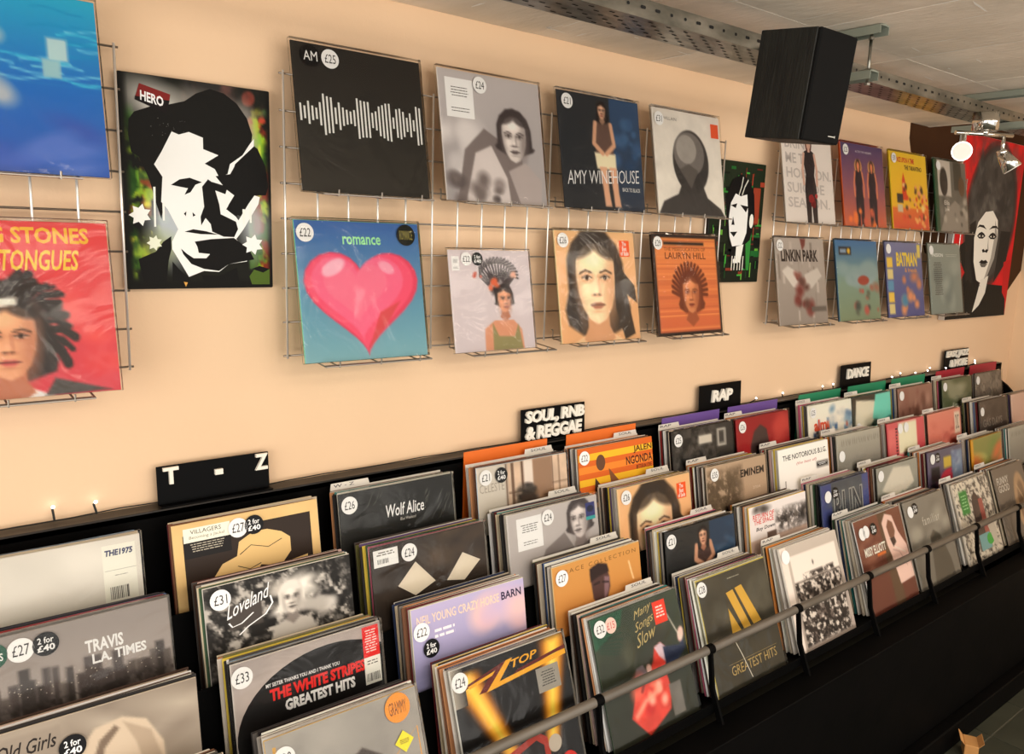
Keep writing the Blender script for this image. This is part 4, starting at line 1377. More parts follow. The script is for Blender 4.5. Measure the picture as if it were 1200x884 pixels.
def r3c3():
    A = A_(66, (186, 132, 70), (168, 100, 44)).text('GRACE COLLECTION', .06, .06, .95, .11, (112, 78, 40), 0, 0, 0, 1.4)
    A.poly([(.4, .2), (.44, .12), (.58, .14), (.62, .3), (.62, .42), (.56, .62), (.48, .62), (.42, .5)], (74, 52, 48))
    A.poly([(.4, .3), (.4, .14), (.5, .1), (.6, .14), (.62, .24), (.5, .26)], (44, 32, 30))
    A.poly([(.4, .62), (.6, .62), (.86, .8), (.9, 1), (.14, 1), (.2, .8)], (104, 60, 36)).poly([(.56, .28), (.62, .3), (.6, .46), (.54, .58)], (120, 92, 96))
    return A.line([(.86, .2), (.88, .32), (.9, .42)], .006, (226, 196, 150)).line([(.44, .34), (.5, .33)], .006, (30, 22, 22)).line([(.54, .34), (.6, .36)], .006, (30, 22, 22))
def r3c4():
    A = A_(67, (46, 46, 46), (38, 38, 40)).rect(.62, 0, 1, 1.8, (42, 62, 86), (36, 48, 62)).blobs(10, [(56, 80, 106), (48, 70, 94)], .68, .05, .98, .7, .04, .08)
    A.poly([(.4, .3), (.62, .3), (.66, .7), (.4, .7)], (70, 52, 48)).line([(.42, .34), (.4, .55), (.5, .66)], .024, (196, 148, 120)).line([(.62, .34), (.66, .56), (.56, .66)], .024, (190, 142, 114))
    return A.portrait(.52, .22, .2, (206, 160, 130), (28, 24, 24), None, (160, 110, 88), (150, 66, 62), 1.)
def r3c5():
    A = A_(68, (206, 198, 194), (190, 176, 168)).rect(.0, .72, 1, 2.2, (170, 146, 132)).mottle([(60, 54, 50), (86, 78, 72), (40, 36, 34)], 14, .48, .3, 1.05, .62, .42, .56, fe=.14)
    A.text('RETURN OF\nTHE SPACE', .06, .18, .42, .4, (186, 70, 66), .02).text('Boy Down', .1, .46, .42, .56, (50, 46, 44), .02, .2)
    return A.rect(.28, .62, .44, .92, (84, 66, 56)).blobs(3, [(60, 54, 50)], .1, .02, .3, .12, .05, .08)
def r3c6():
    A = A_(69, (74, 78, 84), (60, 62, 66)).rect(0, 0, .2, 1.9, (62, 70, 120)).rect(.86, 0, 1, 1.9, (72, 80, 130))
    A.blobs(10, [(110, 114, 116), (86, 90, 94)], .2, .1, .85, .4, .06, .12)
    return A.text('RUN', .24, .2, .86, .85, (150, 150, 144), .05).text('RUN', .26, .23, .84, .82, (66, 68, 72), .01)
def r3c7():
    return A_(70, (150, 148, 138), (124, 126, 116)).poly([(.1, .4), (.4, .05), (.8, .1), (.9, .4), (.5, .6)], (198, 192, 178)).poly([(.2, .7), (.6, .5), (.95, .7), (.9, .9), (.3, .95)], (120, 134, 120)).blobs(5, [(46, 44, 40)], .5, .8, .95, .95, .04, .08)
def r3c8():
    A = A_(71, (96, 92, 108), (84, 62, 92)).ell(.58, .75, .28, .3, (188, 52, 70)).rect(.44, .18, .66, .42, (190, 166, 66)).rect(.68, .1, .98, .8, (120, 136, 158))
    return A.rect(.08, .34, .32, .66, (46, 42, 42)).blobs(8, [(150, 160, 174), (100, 110, 140)], .68, .1, .98, .8, .04, .08)
def r3c9():
    return A_(72, (140, 138, 78), (92, 112, 56)).blobs(16, [(186, 140, 70), (120, 136, 70), (168, 166, 96), (196, 110, 60)], .1, .1, .95, .7, .06, .13, 1.6).text('TIMMY', .3, .75, .9, .92, (206, 170, 90), .02).rect(0, 0, .06, 1, (206, 150, 40))
def r4c0():
    return A_(73, (36, 70, 50), (30, 56, 44))
def r4c1():
    A = A_(74, (150, 146, 140), (136, 130, 124)).poly([(.32, 1), (.36, .5), (.46, .3), (.58, .24), (.7, .32), (.76, .5), (.8, 1)], (66, 56, 50)).poly([(.46, .5), (.56, .38), (.66, .46), (.68, .8), (.5, .9)], (124, 96, 78))
    return A.noise(.1).crisp().line([(.6, .5), (.97, .24), (.97, .9)], .004, (214, 150, 40)).line([(.05, .05), (.04, 1)], .01, (196, 150, 70))
def r4c2():
    A = A_(75, (24, 22, 22), (20, 19, 19))
    for s_, x0, x1 in ((1, .1, .42), (-1, .9, .74)):
        for d, c in ((.13, (120, 70, 20)), (.095, (200, 130, 30)), (.055, (240, 200, 80))):
            A.poly([(x0 - d, .02 if s_ < 0 else .06), (x0 + d, .02 if s_ < 0 else .06), (x1 + d * .45, .74), (x1 - d * .45, .74)], c, fe=.07)
    A.blobs(8, [(206, 120, 40), (150, 60, 30)], .28, .66, .44, .9, .03, .07, al=.6)
    A.crisp()
    A.hrect(0, 0, .1, .25, (150, 142, 130), (40, 38, 36))
    mr, og = (92, 30, 24), (232, 158, 36)
    A.ys = .5
    A.poly([(.1, .25), (.47, .1), (.3, .42), (.2, .42), (.34, .18), (.1, .3)], mr)
    A.poly([(.12, .27), (.36, .19), (.33, .24), (.13, .31)], og)
    A.poly([(.46, .11), (.52, .1), (.38, .35), (1, .24), (1, .31), (.26, .43)], og)
    A.poly([(.55, .28), (1, .18), (1, .23), (.5, .325)], mr)
    A.text('TOP', .5, .13, .74, .24, og, .02, .25, -.03)
    A.ys = 1.
    A.rect(.7, .19, .91, .36, (140, 136, 128)).lines(.73, .22, .88, .33, 6, (60, 58, 56), .4)
    A.poly([(.3, .78), (.36, .66), (.62, .6), (.7, .66), (.72, 1), (.3, 1)], (150, 44, 30)).poly([(.36, .78), (.4, .7), (.6, .65), (.66, .7), (.66, 1), (.36, 1)], (30, 24, 24))
    A.ell(.3, .86, .06, .06, (170, 160, 146)).ell(.76, .72, .06, .06, (170, 160, 146)).ell(.86, .95, .1, .14, (190, 40, 34))
    return A
def r4c3():
    A = A_(76, (58, 66, 52), (46, 46, 38)).poly([(0, 0), (.36, 0), (.3, .12), (0, .24)], (44, 84, 62))
    for k in range(9):
        A.line([(.04, .1 + .02 * k), (.16 + .02 * k, .07 + .035 * k), (.3, .02 + .05 * k)], .003, (30, 60, 46))
    A.blobs(8, [(74, 76, 60), (54, 54, 44)], .3, .1, .9, .5, .06, .14)
    for k, t in enumerate(('Many', 'Songs', 'Slow')):
        A.text(t, .46 - .01 * k, .06 + .09 * k, .68, .14 + .1 * k, (186, 166, 110), -.004, .4, -.05)
    rd, sk = (206, 70, 58), (232, 186, 176)
    A.poly([(.3, .70), (.36, .56), (.5, .56), (.58, .48), (.62, .38), (.7, .36), (.76, .42), (.7, .58), (.72, .72), (.68, .88), (.4, 1), (.24, .82)], rd)
    A.poly([(.62, .38), (.7, .36), (.76, .42), (.72, .52), (.66, .46)], (206, 186, 196)).poly([(.72, .40), (.92, .44), (.96, .36), (.98, .48), (.84, .56), (.72, .54)], (44, 52, 76))
    A.ell(.95, .36, .035, .06, sk, .4).poly([(.34, .56), (.38, .48), (.46, .47), (.5, .56)], (120, 110, 116)).ell(.52, .52, .03, .035, sk)
    A.line([(.84, .17), (.9, .30), (.95, .40)], .006, (196, 190, 176)).blobs(10, [(236, 120, 96), (186, 46, 44), (244, 170, 150)], .34, .6, .64, .82, .03, .06)
    A.ell(.36, .62, .07, .1, (226, 110, 90), .5, al=.8, fe=.06).line([(.3, .82), (.42, .74), (.6, .7)], .02, (244, 176, 150), .8, .04).line([(.4, .66), (.44, .6)], .012, (90, 34, 34), .7, .02).rect(.7, .7, .84, .95, (110, 106, 100))
    return A.noise(.12, 9).crisp().rect(.69, .04, .84, .22, (214, 62, 40)).lines(.71, .08, .82, .18, 4, (240, 206, 196), .5)
def r4c4():
    A = A_(77, (72, 68, 58), (58, 55, 46)).blobs(8, [(86, 82, 70), (62, 58, 50)], .05, .05, .95, .6, .06, .16)
    A.noise(.15, 7).crisp().rect(0, 0, 1, .012, (176, 160, 80)).rect(0, 0, .01, 1, (176, 160, 80))
    gd = (198, 158, 66)
    A.poly([(.37, .19), (.47, .18), (.62, .54), (.52, .54)], gd).poly([(.5, .175), (.6, .165), (.78, .53), (.66, .535)], gd).poly([(.36, .32), (.48, .545), (.35, .55)], gd)
    A.text('GREATEST HITS', .24, .8, .9, .88, (176, 150, 92), -.005).rect(.22, .78, .92, .783, (150, 130, 84))
    return A.line([(.34, .56), (.42, .74), (.5, .96)], .004, (206, 200, 184)).lines(.4, .07, .62, .1, 1, (150, 146, 130), .3)
def r4c5():
    A = A_(78, (176, 164, 152), (150, 136, 126)).rect(.14, .1, .94, .4, (214, 202, 190)).rect(.14, .38, .94, .96, (80, 70, 64))
    A.mottle([(50, 43, 39)], 20, .3, .3, .84, .35, .3, .5, fe=.03).rect(.14, .355, .94, .37, (96, 86, 78))
    A.mottle([(40, 33, 30), (110, 98, 90), (30, 26, 24), (196, 184, 172), (44, 38, 34)], 22, .14, .37, .94, .96, .46, .6, fe=.03)
    return A.ell(.5, .22, .01, .02, (60, 52, 48)).rect(0, 0, .1, 1, (214, 200, 188))
def r4c6():
    A = A_(79, (118, 74, 58), (96, 52, 42)).rect(.5, 0, .7, 1.5, (92, 70, 52)).blobs(10, [(136, 88, 70), (104, 60, 50)], .02, .1, .5, .9, .05, .12)
    A.poly([(.58, .5), (.56, .16), (.66, .04), (.8, .1), (.86, .36), (.98, .6), (1.0, 1.1), (.68, 1.12), (.62, .66)], (216, 186, 174))
    A.poly([(.64, .24), (.7, .14), (.78, .2), (.8, .34), (.74, .46), (.66, .4)], (122, 84, 66)).poly([(.66, .42), (.76, .42), (.78, .5), (.7, .56)], (60, 44, 38))
    A.line([(.68, .6), (.8, .66), (.9, .9)], .008, (186, 156, 146)).line([(.72, .56), (.92, .7)], .006, (232, 208, 198))
    return A.text('MISSY ELLIOTT', .1, .42, .54, .55, (226, 216, 204), .03).rect(.34, .56, .52, .6, (206, 110, 50))
def r4c7():
    A = A_(80, (128, 122, 112), (110, 104, 94)).blobs(8, [(150, 144, 132), (118, 112, 102)], .05, .05, .95, .6, .08, .16)
    return A.poly([(.36, 1), (.46, .46), (.56, .4), (.7, .48), (.84, .8), (.86, 1)], (84, 78, 68)).text('familiar', .36, .22, .78, .32, (190, 184, 172), 0, 0, 0, 1.3)
def r4c8():
    A = A_(81, (206, 196, 180), (190, 180, 164)).mottle([(56, 50, 46), (90, 82, 76)], 26, -.1, -.1, 1.1, 1.1, .58, .68)
    A.rect(.12, .12, .34, .44, (52, 122, 52)).lines(.15, .18, .31, .4, 5, (150, 190, 140), .4)
    A.poly([(.36, 1), (.42, .3), (.54, .16), (.64, .3), (.6, 1)], (72, 58, 52)).poly([(.6, .3), (.72, .3), (.72, .8), (.6, .8)], (150, 80, 70))
    return A.rect(.4, .78, .7, 1, (110, 150, 150)).ell(.7, .88, .1, .08, (60, 150, 60)).poly([(.7, .7), (.9, .6), (.9, 1), (.8, 1)], (176, 166, 152))
def r4c9():
    A = A_(82, (116, 104, 92), (100, 90, 80)).text('FUNNY\nGOOD', .08, .12, .45, .32, (196, 188, 176), .02)
    return A.ell(.72, .5, .2, .38, (170, 140, 108), .15).ell(.74, .5, .12, .26, (130, 104, 80), .15).line([(.66, .3), (.8, .5), (.7, .7)], .012, (190, 164, 130))
def r4c10():
    return A_(83, (60, 58, 56), (48, 46, 44))

# bin: row, x left, art, edge colour, stickers, number of sleeves behind, plastic, thickness, label, short phrase
P_ = lambda t: ('p', t)
BINS = [
 (1, -.656, r1c0, (206, 202, 194), [], 6, 1, 4, 'pale record cover with blue capitals and a barcode strip in the back row', 'pale barcode record'),
 (1, -.281, r1c1, (210, 182, 130), [(.42, .06, P_('27')), (.53, .03, ('2',))], 7, 0, 5, 'tan bordered record cover with a tan shape on black', 'tan bordered record'),
 (1, .082, r1c2, (40, 40, 38), [(.08, .055, P_('26'))], 8, 1, 4, 'black record cover with white script lettering and fine scratches', 'black script-lettered record'),
 (1, .468, r1c3, (186, 200, 214), [(.085, .03, P_('21')), (.25, .03, ('2',))], 8, 1, 4, 'beige record cover with window frames and a dark plant', 'window-photo record'),
 (1, .826, r1c4, (186, 110, 50), [(.07, .06, P_('22'))], 9, 0, 4, 'orange and yellow striped record cover with brown capitals', 'orange-striped record'),
 (1, 1.231, r1c5, (40, 38, 36), [(.09, .1, P_('25'))], 10, 1, 4, 'dark record cover with a night photo of house windows', 'dark house-photo record'),
 (1, 1.567, r1c6, (150, 40, 40), [(.1, .06, P_('26'))], 9, 1, 4, 'red record cover with a dark hooded figure', 'red hooded-figure record'),
 (1, 2.005, r1c7, (216, 210, 200), [(.1, .06, P_('25'))], 9, 1, 4, 'white record cover with a small blue and red skyline', 'white skyline record'),
 (1, 2.325, r1c8, (60, 80, 76), [(.12, .4, P_(''))], 6, 1, 4, 'glossy teal record cover with painted white glare in the back row', 'teal record with painted glare'),
 (1, 2.703, r1c9, (150, 112, 98), [(.08, .1, P_(''))], 7, 1, 4, 'pinkish brown crinkled record cover in the back row', 'pinkish brown record'),
 (1, 3.115, r1c10, (80, 86, 64), [(.08, .1, P_(''))], 8, 1, 4, 'green landscape record cover in the back row', 'green landscape record'),
 (1, 3.472, r1c11, (120, 110, 98), [(.08, .1, P_(''))], 4, 1, 4, 'mottled grey record cover at the end of the back row', 'mottled grey record'),
 (2, -.637, r2c0, (150, 142, 138), [(.23, .035, P_('27')), (.35, .05, ('2',)), (.1, .05, ('d', (36, 84, 66), 'CDs', .022))], 10, 1, 4, 'grey skyline record cover with white capitals', 'grey skyline record'),
 (2, -.260, r2c1, (200, 196, 188), [(.1, .05, P_('31'))], 13, 0, 5, 'black-and-white record cover of a blonde woman among leaves', 'blonde woman record'),
 (2, .100, r2c2, (48, 40, 34), [(.31, .02, P_('24'))], 14, 1, 4, 'dark brown record cover with two white diamonds and a price label', 'white diamonds record'),
 (2, .484, r2c3, (214, 208, 204), [(.42, .04, P_('24'))], 14, 1, 5, 'grey record cover with a white label box and a blue sticker in the rack', 'grey label-box record'),
 (2, .876, r2c4, (226, 190, 148), [(.1, .05, P_('26'))], 14, 1, 4, 'tan record cover with a large face in the rack', 'tan face record'),
 (2, 1.265, r2c5, (176, 160, 140), [(.12, .08, P_('35'))], 15, 1, 4, 'beige record cover with a brown tree and black capitals', 'brown tree record'),
 (2, 1.652, r2c6, (220, 214, 206), [], 12, 0, 4, 'white record cover with thin grey capitals', 'white grey-capitals record'),
 (2, 2.024, r2c7, (180, 176, 164), [(.08, .25, P_(''))], 10, 1, 5, 'plain silver-grey shaded record cover', 'silver-grey record'),
 (2, 2.40, r2c8, (200, 80, 84), [(.32, .05, P_('')), (.48, .03, P_(''))], 6, 1, 4, 'pink record cover with a cream block', 'pink and cream record'),
 (2, 2.748, r2c9, (206, 134, 116), [], 4, 1, 4, 'salmon pink record cover with a pale side label', 'salmon pink record'),
 (2, 3.258, r2c10, (84, 72, 64), [(.08, .15, P_(''))], 12, 1, 4, 'dark brown record cover with faint grey capitals', 'faint-capitals brown record'),
 (2, 3.63, r2c11, (206, 176, 160), [], 8, 1, 4, 'pale pink record cover at the end of the second row', 'pale pink record'),
 (3, -.628, r3c0, (170, 158, 142), [(.35, .17, ('2',))], 9, 0, 4, 'beige record cover showing the back of a blonde head', 'blonde head record'),
 (3, -.252, r3c1, (206, 200, 194), [(.06, .05, P_('33'))], 13, 1, 5, 'black disc record cover with red and white capitals', 'red and white capitals record'),
 (3, .133, r3c2, (226, 206, 186), [(.07, .17, P_('22')), (.14, .3, ('2',))], 14, 0, 4, 'lilac sky record cover with a line of peach capitals', 'lilac sky record'),
 (3, .540, r3c3, (206, 180, 130), [(.09, .1, P_('27'))], 15, 0, 4, 'ochre record cover with the dark head of a man', 'ochre head record'),
 (3, .953, r3c4, (46, 46, 46), [(.07, .06, P_('21'))], 15, 1, 4, 'black and blue record cover with a dark-haired woman', 'black and blue record'),
 (3, 1.341, r3c5, (222, 176, 70), [], 15, 0, 4, 'pale record cover with pink words and black trees', 'black trees record'),
 (3, 1.745, r3c6, (70, 78, 110), [(.12, .14, P_('')), (.27, .12, ('2',))], 14, 1, 4, 'grey and blue record cover with big outlined letters', 'outlined letters record'),
 (3, 2.118, r3c7, (110, 108, 100), [(.08, .1, P_(''))], 13, 1, 4, 'pale green-grey abstract record cover', 'green-grey abstract record'),
 (3, 2.520, r3c8, (96, 80, 106), [(.12, .06, P_('')), (.26, .05, ('2',))], 13, 1, 4, 'purple record cover with a red dome and a yellow block', 'red dome record'),
 (3, 2.925, r3c9, (206, 150, 46), [], 9, 1, 4, 'green and amber leafy record cover with a yellow edge', 'green and amber record'),
 (3, 3.32, r2c7, (190, 186, 174), [], 10, 1, 4, 'silvery record cover at the end of the third row', 'silvery end record'),
 (4, -.622, r4c0, (60, 90, 70), [], 8, 1, 4, 'dark green record cover in the front row', 'dark green record'),
 (4, -.236, r4c1, (196, 160, 90), [(.1, .13, P_('20')), (.85, .07, ('d', (232, 140, 40), 'GRAMMY', .028, (90, 50, 20))), (.86, .3, ('y', (226, 206, 40)))], 8, 1, 4, 'grey record cover with a round orange sticker and a dark head', 'orange sticker record'),
 (4, .158, r4c2, (222, 216, 206), [(.06, .075, P_('24'))], 12, 1, 7, 'black record cover with yellow beams and orange lightning lettering', 'yellow beams record'),
 (4, .561, r4c3, (60, 74, 58), [(.085, .04, P_('32')), (.2, .06, ('d', (226, 190, 180), '£15', .019, (190, 80, 80)))], 13, 1, 5, 'dark green record cover with a red figure and a red label', 'red figure record'),
 (4, .949, r4c4, (226, 218, 196), [(.06, .05, P_('28'))], 13, 1, 5, 'grey-brown record cover with a gold letter M', 'gold letter record'),
 (4, 1.338, r4c5, (216, 206, 196), [(.07, .08, P_(''))], 10, 0, 7, 'pale record cover with a black-and-white crowd', 'black-and-white crowd record'),
 (4, 1.763, r4c6, (226, 220, 210), [(.12, .15, P_('')), (.2, .14, P_('')), (.36, .14, ('2',))], 14, 1, 4, 'red-brown record cover with a figure in a pale hooded coat', 'pale hooded coat record'),
 (4, 2.10, r4c7, (136, 130, 120), [(.12, .12, P_('')), (.24, .1, ('2',))], 13, 1, 4, 'dull grey record cover with a dark cloaked shape', 'cloaked shape record'),
 (4, 2.495, r4c8, (210, 200, 186), [], 8, 1, 7, 'speckled cream record cover with a green label', 'speckled cream record'),
 (4, 2.862, r4c9, (124, 112, 100), [], 10, 1, 4, 'grey-brown record cover with a tan oval loop', 'tan loop record'),
]
rs = random.Random(77)
PALETTE = [((222, 216, 206), 'white', 9), ((206, 200, 190), 'off-white', 7), ((200, 186, 160), 'cream', 6), ((178, 166, 148), 'beige', 4), ((30, 28, 28), 'black', 8), ((46, 44, 44), 'charcoal', 6), ((78, 74, 72), 'dark grey', 5), ((120, 115, 110), 'mid grey', 5),
           ((168, 162, 155), 'pale grey', 6), ((232, 228, 220), 'bright white', 7), ((150, 44, 44), 'red', 2), ((96, 34, 36), 'maroon', 2), ((60, 130, 126), 'teal', 1), ((206, 130, 60), 'orange', 1.5), ((72, 100, 150), 'blue', 1.5), ((40, 50, 78), 'navy', 2),
           ((130, 160, 190), 'sky blue', 1), ((204, 180, 72), 'yellow', 1.2), ((110, 74, 54), 'brown', 3), ((60, 44, 36), 'dark brown', 3), ((184, 130, 90), 'tan', 2), ((186, 90, 118), 'pink', 1), ((60, 84, 62), 'green', 1), ((110, 110, 66), 'olive', 1), ((96, 78, 120), 'purple', .7), ((206, 176, 170), 'pale pink', 2)]
ROWWORD = {1: 'back', 2: 'second', 3: 'third', 4: 'front'}
behind = []
TABS = []
for bi, (row, x, fn, c, st, n, pl, th, lb, short) in enumerate(BINS):
    P, up, bk = frame(row)
    tr_, tf_ = ROW[row][2], FRONT_T[row]
    A = fn()
    record(x, P.y, P.z, tf_, A, c, st, bool(pl), th, lb, 'records facing out in the %s row of the rack' % ROWWORD[row], roll=rs.uniform(-.5, .5))
    lim = (DEPTH[row] - .006) * (min(1, n / 12) if row > 1 else min(1, n / 9))
    d = th / 1000 + .0045
    left = list(PALETTE)
    while d < lim - .005 and left:
        tk = rs.choice((3, 3, 4, 4, 5))
        pick = rs.choices(range(len(left)), [q[2] for q in left])[0]
        cc, cn, _ = left.pop(pick)
        f = min(1, d / .085)
        t = tf_ + (tr_ - tf_) * f + rs.uniform(-.06, .06)
        ti = math.radians(t)
        B = P + bk * d - Vector((0, math.sin(ti), math.cos(ti))) * LP
        B += Vector((0, math.sin(ti), math.cos(ti))) * (rs.uniform(-.0015, .003) if row < 4 else rs.uniform(0, .003))
        behind.append((Vector((x + LP / 2 + rs.uniform(-.006, .007), B.y, B.z)), t, tk, cc, cn, short, rs.uniform(-.45, .45), row))
        d += tk / 1000 + rs.uniform(.0008, .0018)
    TABS.append((row, x, P + bk * (d + .0005) - up * LP, tr_, short))

# sleeves filed behind each front record: the nearest ones singly, the rest as one mass
behind.sort(key=lambda b: (b[0] - CAM).length)
N_SINGLE = 236
for b in behind[:N_SINGLE]:
    o = link(bpy.data.objects.new('record_sleeve', SL[b[2]]))
    o.location = b[0]
    o.rotation_mode = 'YXZ'
    o.rotation_euler = (-math.radians(b[1]), math.radians(b[6]), 0)
    o.color = tuple(min(c * 1.25, .85) for c in rgb(b[3])[:3]) + (1,)
    tag(o, '%s record sleeve filed behind the %s' % (b[4], b[5]), 'record sleeve', 'sleeves filed behind the %s' % b[5])
bm = bmesh.new()
lay = bm.verts.layers.float_color.new('ink')
for b in behind[N_SINGLE:]:
    vs = box(bm, -LP / 2, LP / 2, 0, b[2] / 1000, 0, LP)
    R_ = Matrix.Translation(b[0]) @ Matrix.Rotation(-math.radians(b[1]), 4, 'X') @ Matrix.Rotation(math.radians(b[6]), 4, 'Y')
    for v in vs:
        v.co = R_ @ v.co
        v[lay] = rgb(b[3])
o = meshobj('record_sleeves', bm, M['print'])
tag(o, 'mixed record sleeves filed behind the front covers at the far end of the rack', 'record sleeves', None, 'stuff')

# white index cards with a raised tab
def tabcard(row, x, B, t, text, side, short):
    e = bpy.data.objects.new('index_card', None)
    link(e)
    e.location = (x + LP / 2, B.y, B.z)
    e.rotation_euler = (-math.radians(t), 0, 0)
    bm = bmesh.new()
    H = LP + .006
    tx0, tx1 = {'R': (.048, .150), 'L': (-.152, -.050)}[side]
    q = [(-.153, 0), (.153, 0), (.153, H), (tx1, H), (tx1 - .003, H + .013), (tx0 + .003, H + .013), (tx0, H), (-.153, H)]
    pts_ = []
    for p in q:
        if not pts_ or (abs(p[0] - pts_[-1][0]) + abs(p[1] - pts_[-1][1])) > .0015:
            pts_.append(p)
    a = [bm.verts.new((px, 0, pz)) for px, pz in pts_]
    b = [bm.verts.new((px, .0012, pz)) for px, pz in pts_]
    bm.faces.new(a)
    bm.faces.new(b[::-1])
    for i in range(len(pts_)):
        j = (i + 1) % len(pts_)
        bm.faces.new((a[i], b[i], b[j], a[j]))
    meshobj('card', bm, M['card'], e)
    T = Art(1).text(text, .22 if side == 'R' else .08, .2, .78 if side == 'R' else .6, .8, (50, 50, 56), .0)
    T.build('tab_lettering', tx1 - tx0, .012, M['print'], e).location = ((tx0 + tx1) / 2, 0, H + .0005)
    tag(e, 'white index card with a lettered tab behind the %s' % short, 'index card', 'white index cards in the rack')
TXT = {}
for row, x, B, t, short in TABS:
    if short == 'black script-lettered record':
        tabcard(row, x, B, t, 'W - Z', 'L', short)
    elif .3 < x < 1.15:
        tabcard(row, x, B, t, 'SOUL', 'R', short)
    elif 1.15 < x < 1.9 and short not in ('black trees record',):
        tabcard(row, x, B, t, 'RAP', 'L', short)
    elif 1.9 < x < 3.3:
        tabcard(row, x, B, t, 'DANCE' if x < 3 else 'EASY', 'L', short)

# ------------------------------------------------------------------ cable tray, struts, loudspeaker, spotlights
TZ0, TZ1, TYN, TYF = 2.18, 2.215, -.583, -.482
tray = empty('cable_tray', (1.2, -.53, TZ0))
tag(tray, 'perforated galvanised cable tray hanging under the ceiling', 'cable tray')
def tp(name, bm, mt=None):
    o = meshobj(name, bm, mt or M['galv'], tray)
    o.location = (-1.2, .53, -TZ0)
    return o
bm = bmesh.new()
prism(bm, [(TYN, TZ1), (TYN, TZ0), (TYF, TZ0), (TYF, TZ1), (TYF - .0015, TZ1), (TYF - .0015, TZ0 + .0015), (TYN + .0015, TZ0 + .0015), (TYN + .0015, TZ1)], -1.0, 2.9)
tp('tray_channel', bm)
bm = bmesh.new()
def slot(cx, cy, cz, L, wd, ax):
    ps = []
    for i in range(10):
        a_ = 2 * math.pi * i / 10
        ps.append((L * (.6 if math.cos(a_) >= 0 else -.6) + wd * math.cos(a_), wd * math.sin(a_)))
    if ax == 'b':
        bm.faces.new([bm.verts.new((cx + p[0], cy + p[1], cz)) for p in ps])
    else:
        bm.faces.new([bm.verts.new((cx + p[0], cy, cz + p[1])) for p in ps])
x = 0.0
k = 0
while x < 2.85:
    slot(x, TYN - .0006, (TZ0 + TZ1) / 2 + .002, .007 if (k // 2) % 2 == 0 else .001, .0033, 's')
    x += .042
    k += 1
for j in range(6):
    x = .0 + (.027 if j % 2 else 0)
    while x < 2.85:
        slot(x, TYN + .012 + j * .0155, TZ0 - .0006, .0085, .0023, 'b')
        x += .054
o = tp('tray_slots', bm, M['hole'])
o['kind'] = 'stuff'

def strut(x, y0, y1, z, label, grp):
    e = empty('strut_channel', (x, (y0 + y1) / 2, z))
    bm = bmesh.new()
    h = (y1 - y0) / 2
    # open C profile running along y
    prof = [(-.02, -.02), (-.02, .0), (-.018, 0), (-.018, -.018), (.018, -.018), (.018, 0), (.02, 0), (.02, -.02), (.012, -.02), (.012, -.0215), (-.012, -.0215), (-.012, -.02)]
    a = [bm.verts.new((px, -h, pz * -1 - .0)) for px, pz in prof]
    b = [bm.verts.new((px, h, pz * -1 - .0)) for px, pz in prof]
    n = len(prof)
    for i in range(n):
        bm.faces.new((a[i], a[(i + 1) % n], b[(i + 1) % n], b[i]))
    bm.faces.new(a[::-1])
    bm.faces.new(b)
    meshobj('channel', bm, M['strut'], e)
    return tag(e, label, 'strut', grp)
strut(1.242, -.68, -.40, CEIL - .0215, 'green-grey strut channel fixed to the ceiling above the hanger rod beside the loudspeaker', 'ceiling struts')
strut(1.242, -.665, -.40, 2.1575, 'green-grey strut channel under the cable tray beside the loudspeaker', 'tray struts')
strut(2.30, -.70, -.40, CEIL - .0215, 'green-grey strut channel on the ceiling above the spotlight', 'ceiling struts')
strut(2.30, -.68, -.40, 2.1575, 'green-grey strut channel under the cable tray behind the spotlight', 'tray struts')
def rod(x, y, label):
    e = empty('hanger_rod', (x, y, 2.15))
    bm = bmesh.new()
    tube(bm, (0, 0, -.004), (0, 0, CEIL - 2.15 - .015), .0038, 8)
    smooth(meshobj('threaded_rod', bm, M['galv'], e))
    for zz, r in ((-.005, .008), (.0285, .0085), (CEIL - 2.15 - .03, .0075)):
        bm = bmesh.new()
        tube(bm, (0, 0, zz), (0, 0, zz + .006), r, 6)
        meshobj('nut', bm, M['galv'], e)
    bm = bmesh.new()
    box(bm, -.016, .016, -.016, .016, .0285, .031)
    meshobj('square_washer', bm, M['galv'], e)
    return tag(e, label, 'hanger rod', 'hanger rods')
rod(1.242, -.648, 'thin threaded hanger rod beside the loudspeaker')
rod(2.30, -.66, 'thin threaded hanger rod behind the spotlight')

# loudspeaker: tilted box on a ceiling bracket
S = .58
sp = empty('loudspeaker', CAM + Vector((1.916 + .7198, -.028 + 1.73449, 2.301 - 1.75)) * S)
sp.rotation_euler = (.111, -.003, -.009)
SW, SD, SH = .227 * S, .236 * S, .36 * S
tag(sp, 'black wood-grain loudspeaker hanging tilted below the cable tray', 'loudspeaker')
bm = bmesh.new()
box(bm, -SW / 2, SW / 2, -SD / 2 + .008, SD / 2, -SH / 2, SH / 2, .0015)
meshobj('cabinet', bm, M['blackveneer'], sp)
bm = bmesh.new()
box(bm, -SW / 2 + .0005, SW / 2 - .0005, -SD / 2 - .0005, -SD / 2 + .009, -SH / 2 + .0005, SH / 2 - .0005, .003)
gr = meshobj('grille', bm, M['grille'], sp)
A = Art(1).lines(0, .4, .86, .7, 1, (200, 198, 190), .8).ell(.95, .5, .05, .45, (205, 203, 196), n=10)
A.build('badge', .026, .0055, M['print'], gr, -SD / 2 - .0008).location = (.033, 0, -SH / 2 + .012)
bm = bmesh.new()
loc = sp.matrix_basis.inverted() @ Vector((sp.location.x + .13, TYN - .001, 2.197))
tube(bm, (0, SD / 2 - .002, .05), (0, SD / 2 + .012, .05), .018, 14)
tube(bm, (0, SD / 2 + .01, .05), loc, .008, 10)
tube(bm, loc - Vector((0, .006, 0)), loc, .014, 12)
meshobj('mount_bracket', bm, M['black'], sp)
bm = bmesh.new()
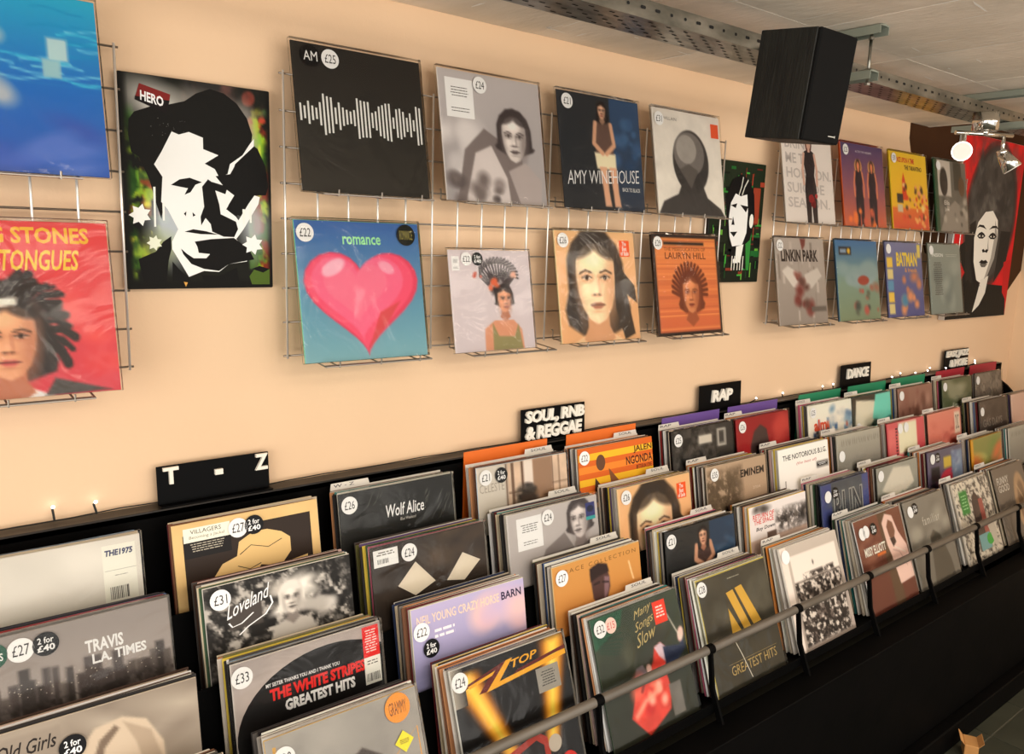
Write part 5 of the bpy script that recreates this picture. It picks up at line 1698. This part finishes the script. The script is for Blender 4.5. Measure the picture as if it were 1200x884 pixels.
box(bm, SW / 2 - .0005, SW / 2 + .003, SD / 2 - .02, SD / 2 - .012, .02, .03, .001)
meshobj('side_knob', bm, M['black'], sp)

# chrome double spotlight under the tray
LX, LY = 2.06, -.60
lp = empty('spotlight', (LX, LY, 2.18))
tag(lp, 'chrome ceiling spotlight with two heads in front of the red canvas', 'spotlight')
bm = bmesh.new()
tube(bm, (0, 0, -.055), (0, 0, .0), .038, 24)
smooth(meshobj('canopy', bm, M['chrome'], lp)).data
bm = bmesh.new()
dv = Vector((.30, -.17, 0)).normalized()
tube(bm, -dv * .1 + Vector((0, 0, -.064)), dv * .1 + Vector((0, 0, -.064)), .0065, 10)
tube(bm, (0, 0, -.066), (0, 0, -.053), .012, 10)
smooth(meshobj('arm', bm, M['chrome'], lp))
def head(p, aim, nm):
    p = Vector(p)
    aim = Vector(aim).normalized()
    bm = bmesh.new()
    tube(bm, p + Vector((0, 0, .052)), p, .006, 8)
    tube(bm, p - aim * .012, p + aim * .005, .011, 14, .017)
    tube(bm, p + aim * .005, p + aim * .06, .017, 18, .029)
    h = smooth(meshobj('lamp_head', bm, M['chrome'], lp))
    bm = bmesh.new()
    tube(bm, p + aim * .0595, p + aim * .0615, .026, 20)
    meshobj('lamp_lens', bm, M['lampglass'], h)
head(-dv * .07 + Vector((0, 0, -.118)), (-.86, -.36, -.12), 0)
head(dv * .07 + Vector((0, 0, -.118)), (.25, -.5, -.8), 1)

# small kraft paper box beside the plinth
bx_ = empty('paper_box', (2.20, -.75, 0))
bx_.rotation_euler = (0, 0, .5)
bm = bmesh.new()
box(bm, -.035, .035, -.022, .022, 0, .05, .002)
meshobj('carton', bm, M['kraft'], bx_)
bm = bmesh.new()
for s_ in (-1, 1):
    vs = [bm.verts.new(p) for p in ((-.035, s_ * .022, .049), (.035, s_ * .022, .049), (.035, s_ * .036, .066), (-.035, s_ * .036, .066), (-.035, s_ * .0235, .049), (.035, s_ * .0235, .049), (.035, s_ * .0372, .0655), (-.035, s_ * .0372, .0655))]
    for f in ((0, 1, 2, 3), (7, 6, 5, 4), (0, 4, 5, 1), (2, 6, 7, 3), (1, 5, 6, 2), (0, 3, 7, 4)):
        bm.faces.new([vs[i] for i in f])
meshobj('flap', bm, M['kraft'], bx_)
tag(bx_, 'small open brown paper box on the floor by the rack plinth', 'box')
